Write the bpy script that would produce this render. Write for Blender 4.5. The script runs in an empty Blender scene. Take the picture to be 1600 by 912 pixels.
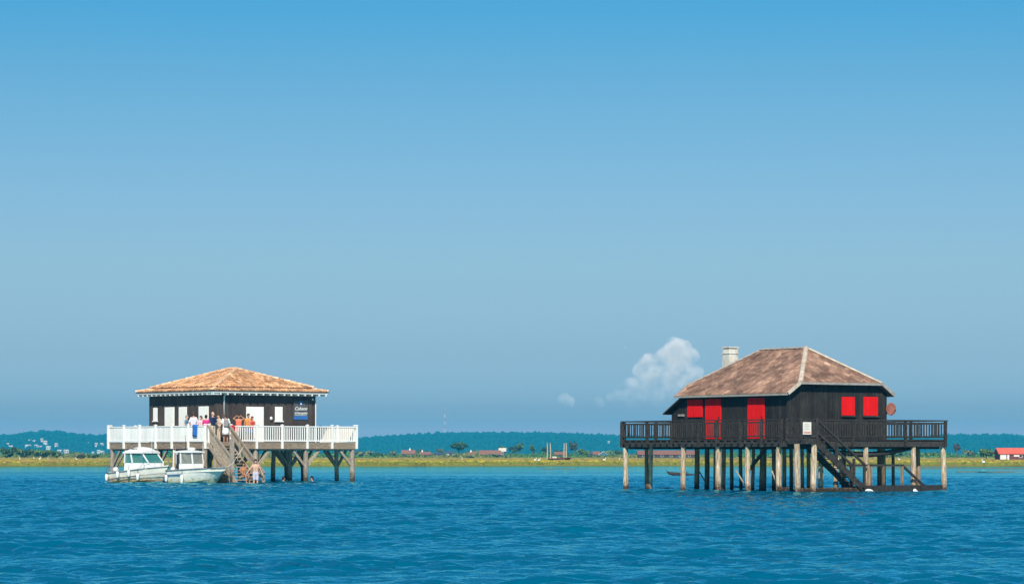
import bpy, bmesh, math, random
import numpy as np
from mathutils import Vector, Matrix

R = math.radians
random.seed(7)
rng = np.random.default_rng(11)
scene = bpy.context.scene
col = scene.collection

# ------------------------------------------------------------------ camera, sky, sun, exposure
F_PX, HORIZON, EYE = 4444.4, 708.0, 1.77          # focal length and horizon row in the 1600 px wide photograph
cam_data = bpy.data.cameras.new('camera')
cam_data.lens = 100.0
cam_data.sensor_width = 36.0
cam_data.shift_y = (HORIZON - 456.0) / 1600.0
cam_data.clip_start = 0.5
cam_data.clip_end = 60000.0
cam = bpy.data.objects.new('camera', cam_data)
cam.location = (0, 0, EYE)
cam.rotation_euler = (R(90), 0, 0)
col.objects.link(cam)
scene.camera = cam

SUN_ELEV, SUN_AZ = 41.0, -1.0                     # azimuth: degrees to the right of straight behind the camera
sun_dir = Vector((math.sin(R(SUN_AZ)) * math.cos(R(SUN_ELEV)), -math.cos(R(SUN_AZ)) * math.cos(R(SUN_ELEV)), math.sin(R(SUN_ELEV))))
world = bpy.data.worlds.new('World')
scene.world = world
world.use_nodes = True
wn, wl = world.node_tree.nodes, world.node_tree.links
wn.clear()
w_out = wn.new('ShaderNodeOutputWorld')
w_bg = wn.new('ShaderNodeBackground')
w_sky = wn.new('ShaderNodeTexSky')
w_sky.sky_type = 'NISHITA'
w_sky.sun_disc = False
w_sky.sun_elevation = R(SUN_ELEV)
w_sky.sun_rotation = R(180.0 - SUN_AZ)
w_sky.air_density = 1.0
w_sky.dust_density = 0.6
w_sky.ozone_density = 2.0
w_tc = wn.new('ShaderNodeTexCoord')
w_sep = wn.new('ShaderNodeSeparateXYZ')
w_ramp = wn.new('ShaderNodeValToRGB')
w_mul = wn.new('ShaderNodeMix')
w_mul.data_type = 'RGBA'
w_mul.blend_type = 'MULTIPLY'
w_mul.inputs[0].default_value = 1.0
wl.new(w_tc.outputs['Generated'], w_sep.inputs[0])
wl.new(w_sep.outputs['Z'], w_ramp.inputs[0])
wl.new(w_sky.outputs[0], w_mul.inputs[6])
wl.new(w_ramp.outputs[0], w_mul.inputs[7])
wl.new(w_mul.outputs[2], w_bg.inputs[0])
wl.new(w_bg.outputs[0], w_out.inputs[0])
w_bg.inputs[1].default_value = 0.1
SKY_GRADE = [(0.0, (0.814, 0.64, 0.954)), (0.0081, (0.814, 0.64, 0.954)), (0.0131, (0.494, 0.495, 0.705)), (0.022, (0.457, 0.564, 0.846)), (0.0355, (0.432, 0.539, 0.786)), (0.0669, (0.457, 0.59, 0.736)), (0.0892, (0.433, 0.597, 0.744)), (0.1158, (0.362, 0.6, 0.739)), (0.1356, (0.289, 0.595, 0.746)), (0.1547, (0.202, 0.595, 0.776))]
SKY_GRADE = SKY_GRADE + [(0.5, (0.32, 0.62, 0.77))]
el = w_ramp.color_ramp.elements
while len(el) < len(SKY_GRADE):
    el.new(0.5)
for e, (p, c) in zip(el, SKY_GRADE):
    e.position = p
    e.color = (*c, 1)

sun_data = bpy.data.lights.new('sun', 'SUN')
sun_data.energy = 5.0
sun_data.angle = R(0.5)
sun_data.color = (1.0, 0.92, 0.79)
sun = bpy.data.objects.new('sun', sun_data)
sun.rotation_euler = (-sun_dir).to_track_quat('-Z', 'Y').to_euler()
sun.location = (0, 0, 50)
col.objects.link(sun)

vs = scene.view_settings
vs.view_transform = 'Standard'
vs.look = 'None'
vs.exposure = 0.28
vs.gamma = 1.0
vs.use_curve_mapping = False
scene.render.engine = 'CYCLES'
scene.cycles.use_denoising = True
scene.cycles.max_bounces = 6
scene.cycles.diffuse_bounces = 3
scene.cycles.glossy_bounces = 3
scene.cycles.volume_bounces = 2

# ------------------------------------------------------------------ materials
MATS = {}

def _ramp(nt, stops):
    n = nt.nodes.new('ShaderNodeValToRGB')
    e = n.color_ramp.elements
    while len(e) < len(stops):
        e.new(0.5)
    for k, (p, c) in zip(e, stops):
        k.position = p
        k.color = (*c, 1)
    return n

def mat(name, stops, scale=(1, 1, 1), nscale=4.0, detail=5.0, rough=0.6, bump=0.0, rand=0.0, spec=0.3,
        zband=None, attr=None, metallic=0.0, attr_col=None, bdist=0.02, big=None):
    """Procedural surface: noise -> colour ramp, optional per-object and per-piece variation, optional waterline stain."""
    m = bpy.data.materials.new(name)
    m.use_nodes = True
    nt = m.node_tree
    N, L = nt.nodes, nt.links
    b = N['Principled BSDF']
    b.inputs['Roughness'].default_value = rough
    b.inputs['Specular IOR Level'].default_value = spec
    b.inputs['Metallic'].default_value = metallic
    tc = N.new('ShaderNodeTexCoord')
    mp = N.new('ShaderNodeMapping')
    mp.inputs['Scale'].default_value = scale
    L.new(tc.outputs['Object'], mp.inputs[0])
    no = N.new('ShaderNodeTexNoise')
    no.inputs['Scale'].default_value = nscale
    no.inputs['Detail'].default_value = detail
    no.inputs['Roughness'].default_value = 0.62
    if rand:
        oi0 = N.new('ShaderNodeObjectInfo')
        va = N.new('ShaderNodeVectorMath')
        va.operation = 'ADD'
        ml = N.new('ShaderNodeMath')
        ml.operation = 'MULTIPLY'
        ml.inputs[1].default_value = 37.0
        L.new(oi0.outputs['Random'], ml.inputs[0])
        L.new(mp.outputs[0], va.inputs[0])
        L.new(ml.outputs[0], va.inputs[1])
        L.new(va.outputs[0], no.inputs['Vector'])
    else:
        L.new(mp.outputs[0], no.inputs['Vector'])
    rp = _ramp(nt, stops)
    L.new(no.outputs[0], rp.inputs[0])
    out = rp.outputs[0]
    def mult(fac_socket, lo, hi, out):
        mr = N.new('ShaderNodeMapRange')
        mr.inputs['To Min'].default_value = lo
        mr.inputs['To Max'].default_value = hi
        L.new(fac_socket, mr.inputs[0])
        mx = N.new('ShaderNodeMix')
        mx.data_type = 'RGBA'
        mx.blend_type = 'MULTIPLY'
        mx.inputs[0].default_value = 1.0
        L.new(out, mx.inputs[6])
        L.new(mr.outputs[0], mx.inputs[7])
        return mx.outputs[2]
    if rand:
        out = mult(oi0.outputs['Random'], 1 - rand, 1 + rand, out)
    if attr:
        at = N.new('ShaderNodeAttribute')
        at.attribute_name = 'var'
        out = mult(at.outputs['Fac'], 1 - attr, 1 + attr, out)
    if attr_col:
        at = N.new('ShaderNodeAttribute')
        at.attribute_name = 'tint'
        mx = N.new('ShaderNodeMix')
        mx.data_type = 'RGBA'
        mx.blend_type = 'MULTIPLY'
        mx.inputs[0].default_value = 1.0
        L.new(out, mx.inputs[6])
        L.new(at.outputs['Color'], mx.inputs[7])
        out = mx.outputs[2]
    if big:                                     # broad weathering patches that run on from piece to piece
        gp = N.new('ShaderNodeNewGeometry')
        nb_ = N.new('ShaderNodeTexNoise')
        nb_.inputs['Scale'].default_value = big[0]
        nb_.inputs['Detail'].default_value = 4
        L.new(gp.outputs['Position'], nb_.inputs['Vector'])
        m0 = N.new('ShaderNodeMapRange')
        m0.inputs['From Min'].default_value = 0.34
        m0.inputs['From Max'].default_value = 0.66
        L.new(nb_.outputs[0], m0.inputs[0])
        out = mult(m0.outputs[0], 1 - big[1], 1 + big[1], out)
    if zband:                                   # wet, weedy foot of a pile: world height with a ragged edge
        geo = N.new('ShaderNodeNewGeometry')
        sp = N.new('ShaderNodeSeparateXYZ')
        L.new(geo.outputs['Position'], sp.inputs[0])
        n2 = N.new('ShaderNodeTexNoise')
        n2.inputs['Scale'].default_value = 5.0
        L.new(geo.outputs['Position'], n2.inputs['Vector'])
        ad = N.new('ShaderNodeMath')
        ad.operation = 'MULTIPLY_ADD'
        ad.inputs[1].default_value = 0.7
        L.new(n2.outputs[0], ad.inputs[0])
        L.new(sp.outputs['Z'], ad.inputs[2])
        mr = N.new('ShaderNodeMapRange')
        mr.inputs['From Min'].default_value = zband[0] + 0.35
        mr.inputs['From Max'].default_value = zband[1] + 0.35
        L.new(ad.outputs[0], mr.inputs[0])
        mx = N.new('ShaderNodeMix')
        mx.data_type = 'RGBA'
        mx.inputs[6].default_value = (*zband[2], 1)
        L.new(mr.outputs[0], mx.inputs[0])
        L.new(out, mx.inputs[7])
        out = mx.outputs[2]
    L.new(out, b.inputs['Base Color'])
    if bump:
        bp = N.new('ShaderNodeBump')
        bp.inputs['Strength'].default_value = bump
        bp.inputs['Distance'].default_value = bdist
        L.new(no.outputs[0], bp.inputs['Height'])
        L.new(bp.outputs[0], b.inputs['Normal'])
    MATS[name] = m
    return m

def flat2(c, d=0.12):
    return [(0.3, tuple(x * (1 - d) for x in c)), (0.7, tuple(x * (1 + d) for x in c))]

mat('white_paint', [(0.25, (0.74, 0.725, 0.69)), (0.6, (0.82, 0.81, 0.78))], nscale=3, rough=0.5, rand=0.04)
mat('white_boards', [(0.25, (0.72, 0.70, 0.66)), (0.6, (0.82, 0.80, 0.76))], scale=(2, 2, 0.4), nscale=4, rough=0.6, rand=0.06, big=(0.6, 0.07))
mat('tar_plank_brown', [(0.3, (0.034, 0.025, 0.022)), (0.7, (0.082, 0.062, 0.054))], scale=(6, 6, 0.5), nscale=5, rough=0.7, bump=0.4, rand=0.16, big=(0.7, 0.2))
mat('tar_plank_black', [(0.32, (0.008, 0.007, 0.007)), (0.55, (0.026, 0.024, 0.022)), (0.78, (0.078, 0.070, 0.062))], scale=(11, 11, 0.5), nscale=5, rough=0.75, bump=0.4, rand=0.3, big=(0.8, 0.35))
mat('tar_beam', [(0.3, (0.014, 0.012, 0.011)), (0.75, (0.070, 0.061, 0.052))], scale=(3, 3, 3), nscale=3, rough=0.6, bump=0.3, rand=0.2)
mat('grey_timber', [(0.28, (0.18, 0.14, 0.105)), (0.72, (0.45, 0.37, 0.29))], scale=(3, 3, 1), nscale=4, rough=0.85, bump=0.4, rand=0.16)
mat('brown_fascia', [(0.3, (0.13, 0.095, 0.065)), (0.7, (0.38, 0.29, 0.21))], scale=(1, 1, 6), nscale=3, rough=0.85, bump=0.4)
mat('grey_pile', [(0.28, (0.18, 0.145, 0.115)), (0.72, (0.42, 0.35, 0.29))], scale=(4, 4, 0.8), nscale=4, rough=0.85, bump=0.5, rand=0.18,
    zband=(0.15, 0.75, (0.045, 0.038, 0.022)))
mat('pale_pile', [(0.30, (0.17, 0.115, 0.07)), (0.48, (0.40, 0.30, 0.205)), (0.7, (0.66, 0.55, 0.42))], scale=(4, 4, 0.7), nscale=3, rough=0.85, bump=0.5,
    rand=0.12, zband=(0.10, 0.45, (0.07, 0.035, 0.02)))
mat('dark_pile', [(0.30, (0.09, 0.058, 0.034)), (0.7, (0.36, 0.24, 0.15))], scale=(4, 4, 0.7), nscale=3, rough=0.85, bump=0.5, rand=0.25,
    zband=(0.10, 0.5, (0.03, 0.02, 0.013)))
mat('red_paint', [(0.3, (0.60, 0.006, 0.007)), (0.7, (0.74, 0.012, 0.012))], scale=(5, 5, 0.6), nscale=3, rough=0.7, rand=0.07, spec=0.08)
mat('terracotta', [(0.28, (0.33, 0.145, 0.068)), (0.5, (0.50, 0.265, 0.135)), (0.74, (0.64, 0.42, 0.25))], nscale=1.6, detail=8, rough=0.8, attr=0.42, big=(0.8, 0.18))
mat('terracotta_far', [(0.3, (0.17, 0.072, 0.05)), (0.7, (0.28, 0.13, 0.09))], nscale=2.0, rough=0.8)
mat('red_roof_far', [(0.3, (0.62, 0.09, 0.05)), (0.7, (0.72, 0.15, 0.09))], nscale=1.0, rough=0.7)
mat('pale_roof_far', [(0.3, (0.55, 0.48, 0.38)), (0.7, (0.66, 0.6, 0.5))], nscale=1.0, rough=0.7)
mat('slate_far', [(0.3, (0.035, 0.055, 0.085)), (0.7, (0.06, 0.09, 0.13))], nscale=1.0, rough=0.7)
mat('dark_wall_far', [(0.3, (0.03, 0.035, 0.04)), (0.7, (0.07, 0.06, 0.055))], nscale=2.0, rough=0.8)
mat('maroon_wall_far', [(0.3, (0.10, 0.03, 0.03)), (0.7, (0.16, 0.05, 0.05))], nscale=2.0, rough=0.8)
mat('blue_wall_far', [(0.3, (0.03, 0.12, 0.28)), (0.7, (0.05, 0.18, 0.36))], nscale=2.0, rough=0.8)
mat('white_wall_far', flat2((0.74, 0.70, 0.66)), nscale=1.0, rough=0.8)
mat('pink_wall_far', flat2((0.72, 0.55, 0.50)), nscale=1.0, rough=0.8)
mat('dark_glass', flat2((0.02, 0.03, 0.04)), rough=0.1, spec=0.5)
mat('shingle', [(0.25, (0.12, 0.064, 0.044)), (0.5, (0.235, 0.135, 0.095)), (0.75, (0.41, 0.27, 0.195))], nscale=2.6, detail=8, rough=0.85, bump=0.3, rand=0.26, big=(0.9, 0.38))
mat('roof_deck', [(0.3, (0.10, 0.06, 0.05)), (0.7, (0.2, 0.13, 0.1))], nscale=2, rough=0.9)
mat('lichen_cap', [(0.3, (0.34, 0.27, 0.21)), (0.65, (0.56, 0.48, 0.39))], nscale=4, rough=0.85, bump=0.3, rand=0.08)
mat('grey_trim', [(0.3, (0.22, 0.21, 0.19)), (0.7, (0.36, 0.34, 0.31))], nscale=4, rough=0.8)
mat('chimney_render', [(0.25, (0.36, 0.32, 0.26)), (0.6, (0.68, 0.64, 0.57))], scale=(1, 1, 0.6), nscale=3.5, rough=0.9, bump=0.3)
mat('rust', [(0.3, (0.22, 0.07, 0.05)), (0.7, (0.36, 0.14, 0.10))], nscale=4, rough=0.7)
mat('notice', [(0.3, (0.62, 0.56, 0.50)), (0.7, (0.76, 0.72, 0.66))], nscale=3, rough=0.6)
mat('notice_print', flat2((0.62, 0.25, 0.2)), nscale=20, rough=0.6)
mat('sign_slate', flat2((0.085, 0.08, 0.08)), nscale=3, rough=0.6)
mat('sign_blue', flat2((0.03, 0.14, 0.38)), nscale=3, rough=0.6)
mat('sign_white', flat2((0.78, 0.80, 0.82), 0.03), rough=0.6)
mat('hull_white', [(0.3, (0.66, 0.67, 0.66)), (0.7, (0.78, 0.79, 0.78))], nscale=2, rough=0.5, spec=0.4)
mat('hull_cream', [(0.3, (0.60, 0.57, 0.49)), (0.7, (0.74, 0.72, 0.64))], nscale=2, rough=0.35, spec=0.5, zband=(0.1, 0.42, (0.46, 0.24, 0.06)))
mat('hull_pale', [(0.3, (0.62, 0.62, 0.55)), (0.7, (0.74, 0.745, 0.68))], nscale=2, rough=0.35, spec=0.5, zband=(0.05, 0.35, (0.36, 0.34, 0.18)))
mat('rub_strip', flat2((0.20, 0.21, 0.23)), rough=0.6)
mat('blue_strip', flat2((0.06, 0.12, 0.30)), rough=0.5)
mat('black_rubber', flat2((0.02, 0.02, 0.02)), rough=0.6)
mat('steel', flat2((0.55, 0.56, 0.58)), rough=0.3, metallic=0.9)
mat('fender', flat2((0.74, 0.74, 0.72)), rough=0.5)
mat('towel_blue', flat2((0.025, 0.14, 0.48)), nscale=9, rough=0.95)
mat('towel_red', flat2((0.62, 0.03, 0.05)), nscale=9, rough=0.95)
mat('driftwood', flat2((0.035, 0.03, 0.028), 0.4), nscale=5, rough=0.9)
mat('marsh_ground', [(0.3, (0.10, 0.085, 0.025)), (0.5, (0.20, 0.17, 0.03)), (0.75, (0.13, 0.16, 0.03))], scale=(0.02, 0.12, 1), nscale=3, detail=8, rough=0.95)
mat('mud', [(0.3, (0.12, 0.12, 0.09)), (0.5, (0.12, 0.16, 0.05)), (0.75, (0.22, 0.23, 0.17))], scale=(0.1, 0.5, 1), nscale=2, rough=0.4, spec=0.5)
mat('grass', [(0.3, (0.85, 0.85, 0.85)), (0.7, (1, 1, 1))], scale=(0.03, 0.03, 0.03), nscale=3, rough=0.9, attr_col=True)
mat('leaf', [(0.3, (0.7, 0.7, 0.7)), (0.7, (1, 1, 1))], nscale=1, rough=0.8, attr_col=True)
mat('bark', flat2((0.10, 0.08, 0.06), 0.3), nscale=5, rough=0.9)
mat('hill_ground', [(0.3, (0.005, 0.04, 0.028)), (0.7, (0.007, 0.055, 0.038))], scale=(0.02, 0.02, 0.02), nscale=3, rough=0.95)
mat('mast_red', flat2((0.5, 0.10, 0.08)), rough=0.6)
mat('mast_white', flat2((0.75, 0.75, 0.75)), rough=0.6)
mat('bird_white', flat2((0.85, 0.84, 0.8)), rough=0.8)
mat('bird_dark', flat2((0.10, 0.09, 0.07)), rough=0.8)
mat('pole_wood', flat2((0.46, 0.38, 0.27), 0.3), nscale=6, rough=0.85)
for nm, c in dict(skin_fair=(0.56, 0.33, 0.235), skin_tan=(0.44, 0.22, 0.135), skin_deep=(0.36, 0.165, 0.09), hair_brown=(0.06, 0.03, 0.018), hair_dark=(0.018, 0.012, 0.01),
                  hair_grey=(0.26, 0.24, 0.22), cloth_teal=(0.07, 0.20, 0.30), cloth_lavender=(0.62, 0.60, 0.70), cloth_pink=(0.72, 0.50, 0.52), cloth_magenta=(0.58, 0.03, 0.20),
                  cloth_navy=(0.012, 0.022, 0.075), cloth_beige=(0.52, 0.43, 0.33), cloth_white=(0.78, 0.76, 0.74), cloth_grey=(0.24, 0.22, 0.23), cloth_coral=(0.74, 0.16, 0.09),
                  cloth_orange=(0.60, 0.24, 0.06), cloth_black=(0.02, 0.02, 0.022), cloth_lilac=(0.46, 0.42, 0.52), cloth_denim=(0.08, 0.12, 0.22), cloth_red=(0.6, 0.05, 0.05),
                  eye_dark=(0.02, 0.015, 0.012), leather_brown=(0.30, 0.12, 0.05)).items():
    mat(nm, flat2(c, 0.1), nscale=8, rough=0.75)

# ------------------------------------------------------------------ mesh helpers
class MB:
    """Collects boxes, beams, tubes and slabs; build() links them as one mesh object."""
    def __init__(self):
        self.v, self.f, self.mi = [], [], []

    def add(self, vs, fs, mi=0):
        o = len(self.v)
        self.v.extend([tuple(p) for p in vs])
        self.f.extend([tuple(i + o for i in f) for f in fs])
        self.mi.extend([mi] * len(fs))

    def box(self, x0, x1, y0, y1, z0, z1, mi=0):
        v = [(x, y, z) for z in (z0, z1) for y in (y0, y1) for x in (x0, x1)]
        self.add(v, [(0, 2, 3, 1), (4, 5, 7, 6), (0, 1, 5, 4), (2, 6, 7, 3), (0, 4, 6, 2), (1, 3, 7, 5)], mi)
        return self

    def beam(self, p0, p1, w, h, up=(0, 0, 1), mi=0):
        p0, p1 = Vector(p0), Vector(p1)
        d = (p1 - p0).normalized()
        u = Vector(up)
        if abs(d.dot(u)) > 0.97:
            u = Vector((0, 1, 0))
        s = d.cross(u).normalized() * (w / 2)
        t = s.cross(d).normalized() * (h / 2)
        v = [p + a * s + b * t for p in (p0, p1) for b in (-1, 1) for a in (-1, 1)]
        self.add(v, [(0, 1, 3, 2), (4, 6, 7, 5), (0, 4, 5, 1), (2, 3, 7, 6), (0, 2, 6, 4), (1, 5, 7, 3)], mi)
        return self

    def tube(self, pts, radii, n=8, mi=0, caps=True):
        pts = [Vector(p) for p in pts]
        rings = []
        for i, p in enumerate(pts):
            d = (pts[min(i + 1, len(pts) - 1)] - pts[max(i - 1, 0)]).normalized()
            a = Vector((1, 0, 0)) if abs(d.x) < 0.9 else Vector((0, 1, 0))
            s = d.cross(a).normalized()
            t = d.cross(s)
            rings.append([p + (math.cos(2 * math.pi * k / n) * s + math.sin(2 * math.pi * k / n) * t) * radii[i] for k in range(n)])
        v = [q for r in rings for q in r]
        f = []
        for i in range(len(pts) - 1):
            for k in range(n):
                a, b = i * n + k, i * n + (k + 1) % n
                f.append((a, b, b + n, a + n))
        if caps:
            f.append(tuple(range(n - 1, -1, -1)))
            f.append(tuple((len(pts) - 1) * n + k for k in range(n)))
        self.add(v, f, mi)
        return self

    def slab(self, poly, thick, mi=0):
        """Planar polygon (3-D points) given thickness along its normal (downwards)."""
        P = [Vector(p) for p in poly]
        nrm = Vector((0, 0, 0))
        for i in range(len(P)):
            nrm += (P[i] - P[0]).cross(P[(i + 1) % len(P)] - P[0])
        nrm.normalize()
        n = len(P)
        v = P + [p - nrm * thick for p in P]
        f = [tuple(range(n)), tuple(range(2 * n - 1, n - 1, -1))] + [((i + 1) % n, i, i + n, (i + 1) % n + n) for i in range(n)]
        self.add(v, f, mi)
        return self

    def ball(self, c, r, seg=10, rings=6, mi=0):
        c = Vector(c)
        rx, ry, rz = (r, r, r) if not hasattr(r, '__len__') else r
        v = [(c.x, c.y, c.z + rz)]
        for i in range(1, rings):
            a = math.pi * i / rings
            for k in range(seg):
                b = 2 * math.pi * k / seg
                v.append((c.x + rx * math.sin(a) * math.cos(b), c.y + ry * math.sin(a) * math.sin(b), c.z + rz * math.cos(a)))
        v.append((c.x, c.y, c.z - rz))
        f = [(0, 1 + k, 1 + (k + 1) % seg) for k in range(seg)]
        for i in range(rings - 2):
            for k in range(seg):
                a, b = 1 + i * seg + k, 1 + i * seg + (k + 1) % seg
                f.append((a, a + seg, b + seg, b))
        e = len(v) - 1
        f += [(e, e - seg + (k + 1) % seg, e - seg + k) for k in range(seg)]
        self.add(v, f, mi)
        return self

    def mesh(self, name):
        me = bpy.data.meshes.new(name)
        me.from_pydata(self.v, [], self.f)
        if any(self.mi):
            me.polygons.foreach_set('material_index', self.mi)
        me.update()
        return me

    def build(self, name, material, parent=None, smooth=False, loc=None):
        me = self.mesh(name)
        for m in (material if isinstance(material, (list, tuple)) else [material]):
            me.materials.append(MATS[m])
        if smooth:
            me.polygons.foreach_set('use_smooth', [True] * len(me.polygons))
        return link(name, me, parent, loc)

def link(name, me, parent=None, loc=None, rot=None):
    o = bpy.data.objects.new(name, me)
    col.objects.link(o)
    if parent is not None:
        o.parent = parent
    if loc is not None:
        o.location = loc
    if rot is not None:
        o.rotation_euler = rot
    return o

def tag(o, label=None, cat=None, group=None, kind=None):
    for k, v in (('label', label), ('category', cat), ('group', group), ('kind', kind)):
        if v:
            o[k] = v
    return o

def empty(name, loc, rz=0.0, label=None, cat=None, group=None, s=1.0):
    o = bpy.data.objects.new(name, None)
    o.empty_display_size = 0.3
    o.location = loc
    o.rotation_euler = (0, 0, rz)
    o.scale = (s, s, s)
    col.objects.link(o)
    return tag(o, label, cat, group)

def box_mesh(name, sx, sy, sz, material, z0=0.0):
    m = MB().box(-sx / 2, sx / 2, -sy / 2, sy / 2, z0, z0 + sz)
    me = m.mesh(name)
    me.materials.append(MATS[material])
    return me

def bevel(o, w=0.01, seg=1):
    m = o.modifiers.new('bevel', 'BEVEL')
    m.width = w
    m.segments = seg
    m.limit_method = 'ANGLE'
    return o

def text_mesh(name, body, size, material, parent, loc, rot, shear=0.0, extrude=0.004):
    cu = bpy.data.curves.new(name, 'FONT')
    cu.body = body
    cu.size = size
    cu.shear = shear
    cu.extrude = extrude
    cu.align_x = 'CENTER'
    cu.align_y = 'CENTER'
    tmp = bpy.data.objects.new('tmp', cu)
    col.objects.link(tmp)
    bpy.context.view_layer.update()
    me = bpy.data.meshes.new_from_object(tmp.evaluated_get(bpy.context.evaluated_depsgraph_get()))
    bpy.data.objects.remove(tmp)
    me.materials.clear()
    me.materials.append(MATS[material])
    o = link(name, me, parent, loc, rot)
    return o

class Frame:
    """A hut's ground frame: origin (near corner of its deck), heading, scale; finds where a photograph column meets a wall plane."""
    def __init__(self, px, depth, theta, s=1.0):
        self.X0, self.Y0, self.th, self.s = (px - 800) / F_PX * depth, depth, R(theta), s
        self.c, self.sn = math.cos(self.th), math.sin(self.th)

    def on_y(self, p, y):
        k = (p - 800) / F_PX
        X, Y, c, s, S = self.X0, self.Y0, self.c, self.sn, self.s
        return (k * (Y + y * c * S) - X + y * s * S) / (S * (c - k * s))

    def on_x(self, p, x):
        k = (p - 800) / F_PX
        X, Y, c, s, S = self.X0, self.Y0, self.c, self.sn, self.s
        return (X + x * c * S - k * (Y + x * s * S)) / (S * (s + k * c))

    def world(self, x, y, z=0.0):
        return Vector((self.X0 + self.s * (x * self.c - y * self.sn), self.Y0 + self.s * (x * self.sn + y * self.c), z * self.s))

def at(px, Y, py=None, z=None):
    """World point on the photograph's column px at depth Y (and row py, or height z)."""
    zz = z if z is not None else EYE + (HORIZON - py) * Y / F_PX
    return Vector(((px - 800) / F_PX * Y, Y, zz))

# ------------------------------------------------------------------ water
def make_water():
    ys = [25.0]
    while ys[-1] < 250.0:
        ys.append(ys[-1] + 0.085 + 0.0009 * (ys[-1] - 25.0))
    ys = np.array([-400., -100., -20., 10., 20.] + ys + [252., 256., 262., 275., 300., 340., 400., 600., 1200.])
    xs = np.arange(-50, 50.01, 0.2)
    xs = np.concatenate([[-3000., -800., -250., -110., -70., -55.], xs, [55., 70., 110., 250., 800., 3000.]])
    X, Y = np.meshgrid(xs, ys)
    Z = np.zeros_like(X)
    r = np.random.default_rng(5)
    for i in range(90):
        lam = 0.28 * (1.6 / 0.28) ** r.random()
        ang = math.radians(-78 + r.normal() * 30)          # chop running mostly along the line of sight
        k = 2 * math.pi / lam
        amp = 0.0039 * lam ** 0.75
        ph = r.random() * 6.28
        Z += amp * np.sin(k * (X * math.cos(ang) + Y * math.sin(ang)) + ph)
    gust = np.zeros_like(X)
    for i in range(9):
        lx, ly = 8 + 26 * r.random(), 5 + 22 * r.random()
        gust += np.sin(X / lx * 2 * math.pi * (1 if r.random() < .5 else -1) + Y / ly * 2 * math.pi + r.random() * 6.28)
    Z = Z + 0.35 * np.abs(Z) * np.sign(Z)                   # slightly peaked crests
    fade = np.clip((Y - 25) / 6, 0, 1) * np.clip((250 - Y) / 70, 0, 1) * np.clip((50 - np.abs(X)) / 4, 0, 1)
    Z *= fade * np.clip(1.0 + 0.14 * gust, 0.35, 1.8)
    ny, nx = X.shape
    me = bpy.data.meshes.new('water')
    co = np.stack([X, Y, Z], -1).reshape(-1, 3).astype(np.float32)
    me.vertices.add(len(co))
    me.vertices.foreach_set('co', co.ravel())
    idx = np.arange(ny * nx).reshape(ny, nx)
    q = np.stack([idx[:-1, :-1], idx[:-1, 1:], idx[1:, 1:], idx[1:, :-1]], -1).reshape(-1, 4)
    me.loops.add(q.size)
    me.loops.foreach_set('vertex_index', q.ravel().astype(np.int32))
    me.polygons.add(len(q))
    me.polygons.foreach_set('loop_start', np.arange(0, q.size, 4, dtype=np.int32))
    me.polygons.foreach_set('use_smooth', np.ones(len(q), bool))
    me.update(calc_edges=True)
    m = bpy.data.materials.new('sea_water')
    m.use_nodes = True
    N, L = m.node_tree.nodes, m.node_tree.links
    N.remove(N['Principled BSDF'])
    body = N.new('ShaderNodeBsdfDiffuse')            # light scattered back out of the water
    body.inputs['Color'].default_value = (0.0, 0.088, 0.168, 1)
    sheen = N.new('ShaderNodeBsdfGlossy')            # sky and hut reflections
    sheen.inputs['Color'].default_value = (0.40, 0.97, 1.0, 1)
    sheen.inputs['Roughness'].default_value = 0.05
    fres = N.new('ShaderNodeFresnel')
    fres.inputs['IOR'].default_value = 1.36
    mixs = N.new('ShaderNodeMixShader')
    L.new(fres.outputs[0], mixs.inputs[0])
    L.new(body.outputs[0], mixs.inputs[1])
    L.new(sheen.outputs[0], mixs.inputs[2])
    L.new(mixs.outputs[0], N['Material Output'].inputs['Surface'])
    geo = N.new('ShaderNodeNewGeometry')
    def noise(scale, nscale, detail):
        mp = N.new('ShaderNodeMapping')
        mp.inputs['Scale'].default_value = scale
        no = N.new('ShaderNodeTexNoise')
        no.inputs['Scale'].default_value = nscale
        no.inputs['Detail'].default_value = detail
        L.new(geo.outputs['Position'], mp.inputs[0])
        L.new(mp.outputs[0], no.inputs['Vector'])
        return no
    n1 = noise((0.8, 1.1, 1), 4.6, 4)
    n2 = noise((0.5, 1.0, 1), 1.0, 3)
    sp = N.new('ShaderNodeSeparateXYZ')
    L.new(geo.outputs['Position'], sp.inputs[0])
    streak = noise((0.012, 0.075, 1), 1.0, 3)
    ma = N.new('ShaderNodeMath')
    ma.operation = 'MULTIPLY_ADD'
    ma.inputs[1].default_value = 260.0
    L.new(streak.outputs[0], ma.inputs[0])
    L.new(sp.outputs['Y'], ma.inputs[2])
    mr = N.new('ShaderNodeMapRange')                # wind dies out towards the flats: calmer, smoother water there
    mr.inputs['From Min'].default_value = 345.0
    mr.inputs['From Max'].default_value = 405.0
    mr.inputs['To Min'].default_value = 1.0
    mr.inputs['To Max'].default_value = 0.12
    L.new(ma.outputs[0], mr.inputs[0])
    b1 = N.new('ShaderNodeBump')
    b1.inputs['Distance'].default_value = 0.09
    L.new(n1.outputs[0], b1.inputs['Height'])
    b2 = N.new('ShaderNodeBump')
    b2.inputs['Distance'].default_value = 0.12
    L.new(n2.outputs[0], b2.inputs['Height'])
    mA = N.new('ShaderNodeMath'); mA.operation = 'MULTIPLY'; mA.inputs[1].default_value = 0.7
    mB = N.new('ShaderNodeMath'); mB.operation = 'MULTIPLY'; mB.inputs[1].default_value = 0.8
    L.new(mr.outputs[0], mA.inputs[0]); L.new(mr.outputs[0], mB.inputs[0])
    L.new(mA.outputs[0], b1.inputs['Strength'])
    L.new(mB.outputs[0], b2.inputs['Strength'])
    L.new(b1.outputs[0], b2.inputs['Normal'])
    for q in (body, sheen, fres):
        L.new(b2.outputs[0], q.inputs['Normal'])
    me.materials.append(m)
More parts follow.
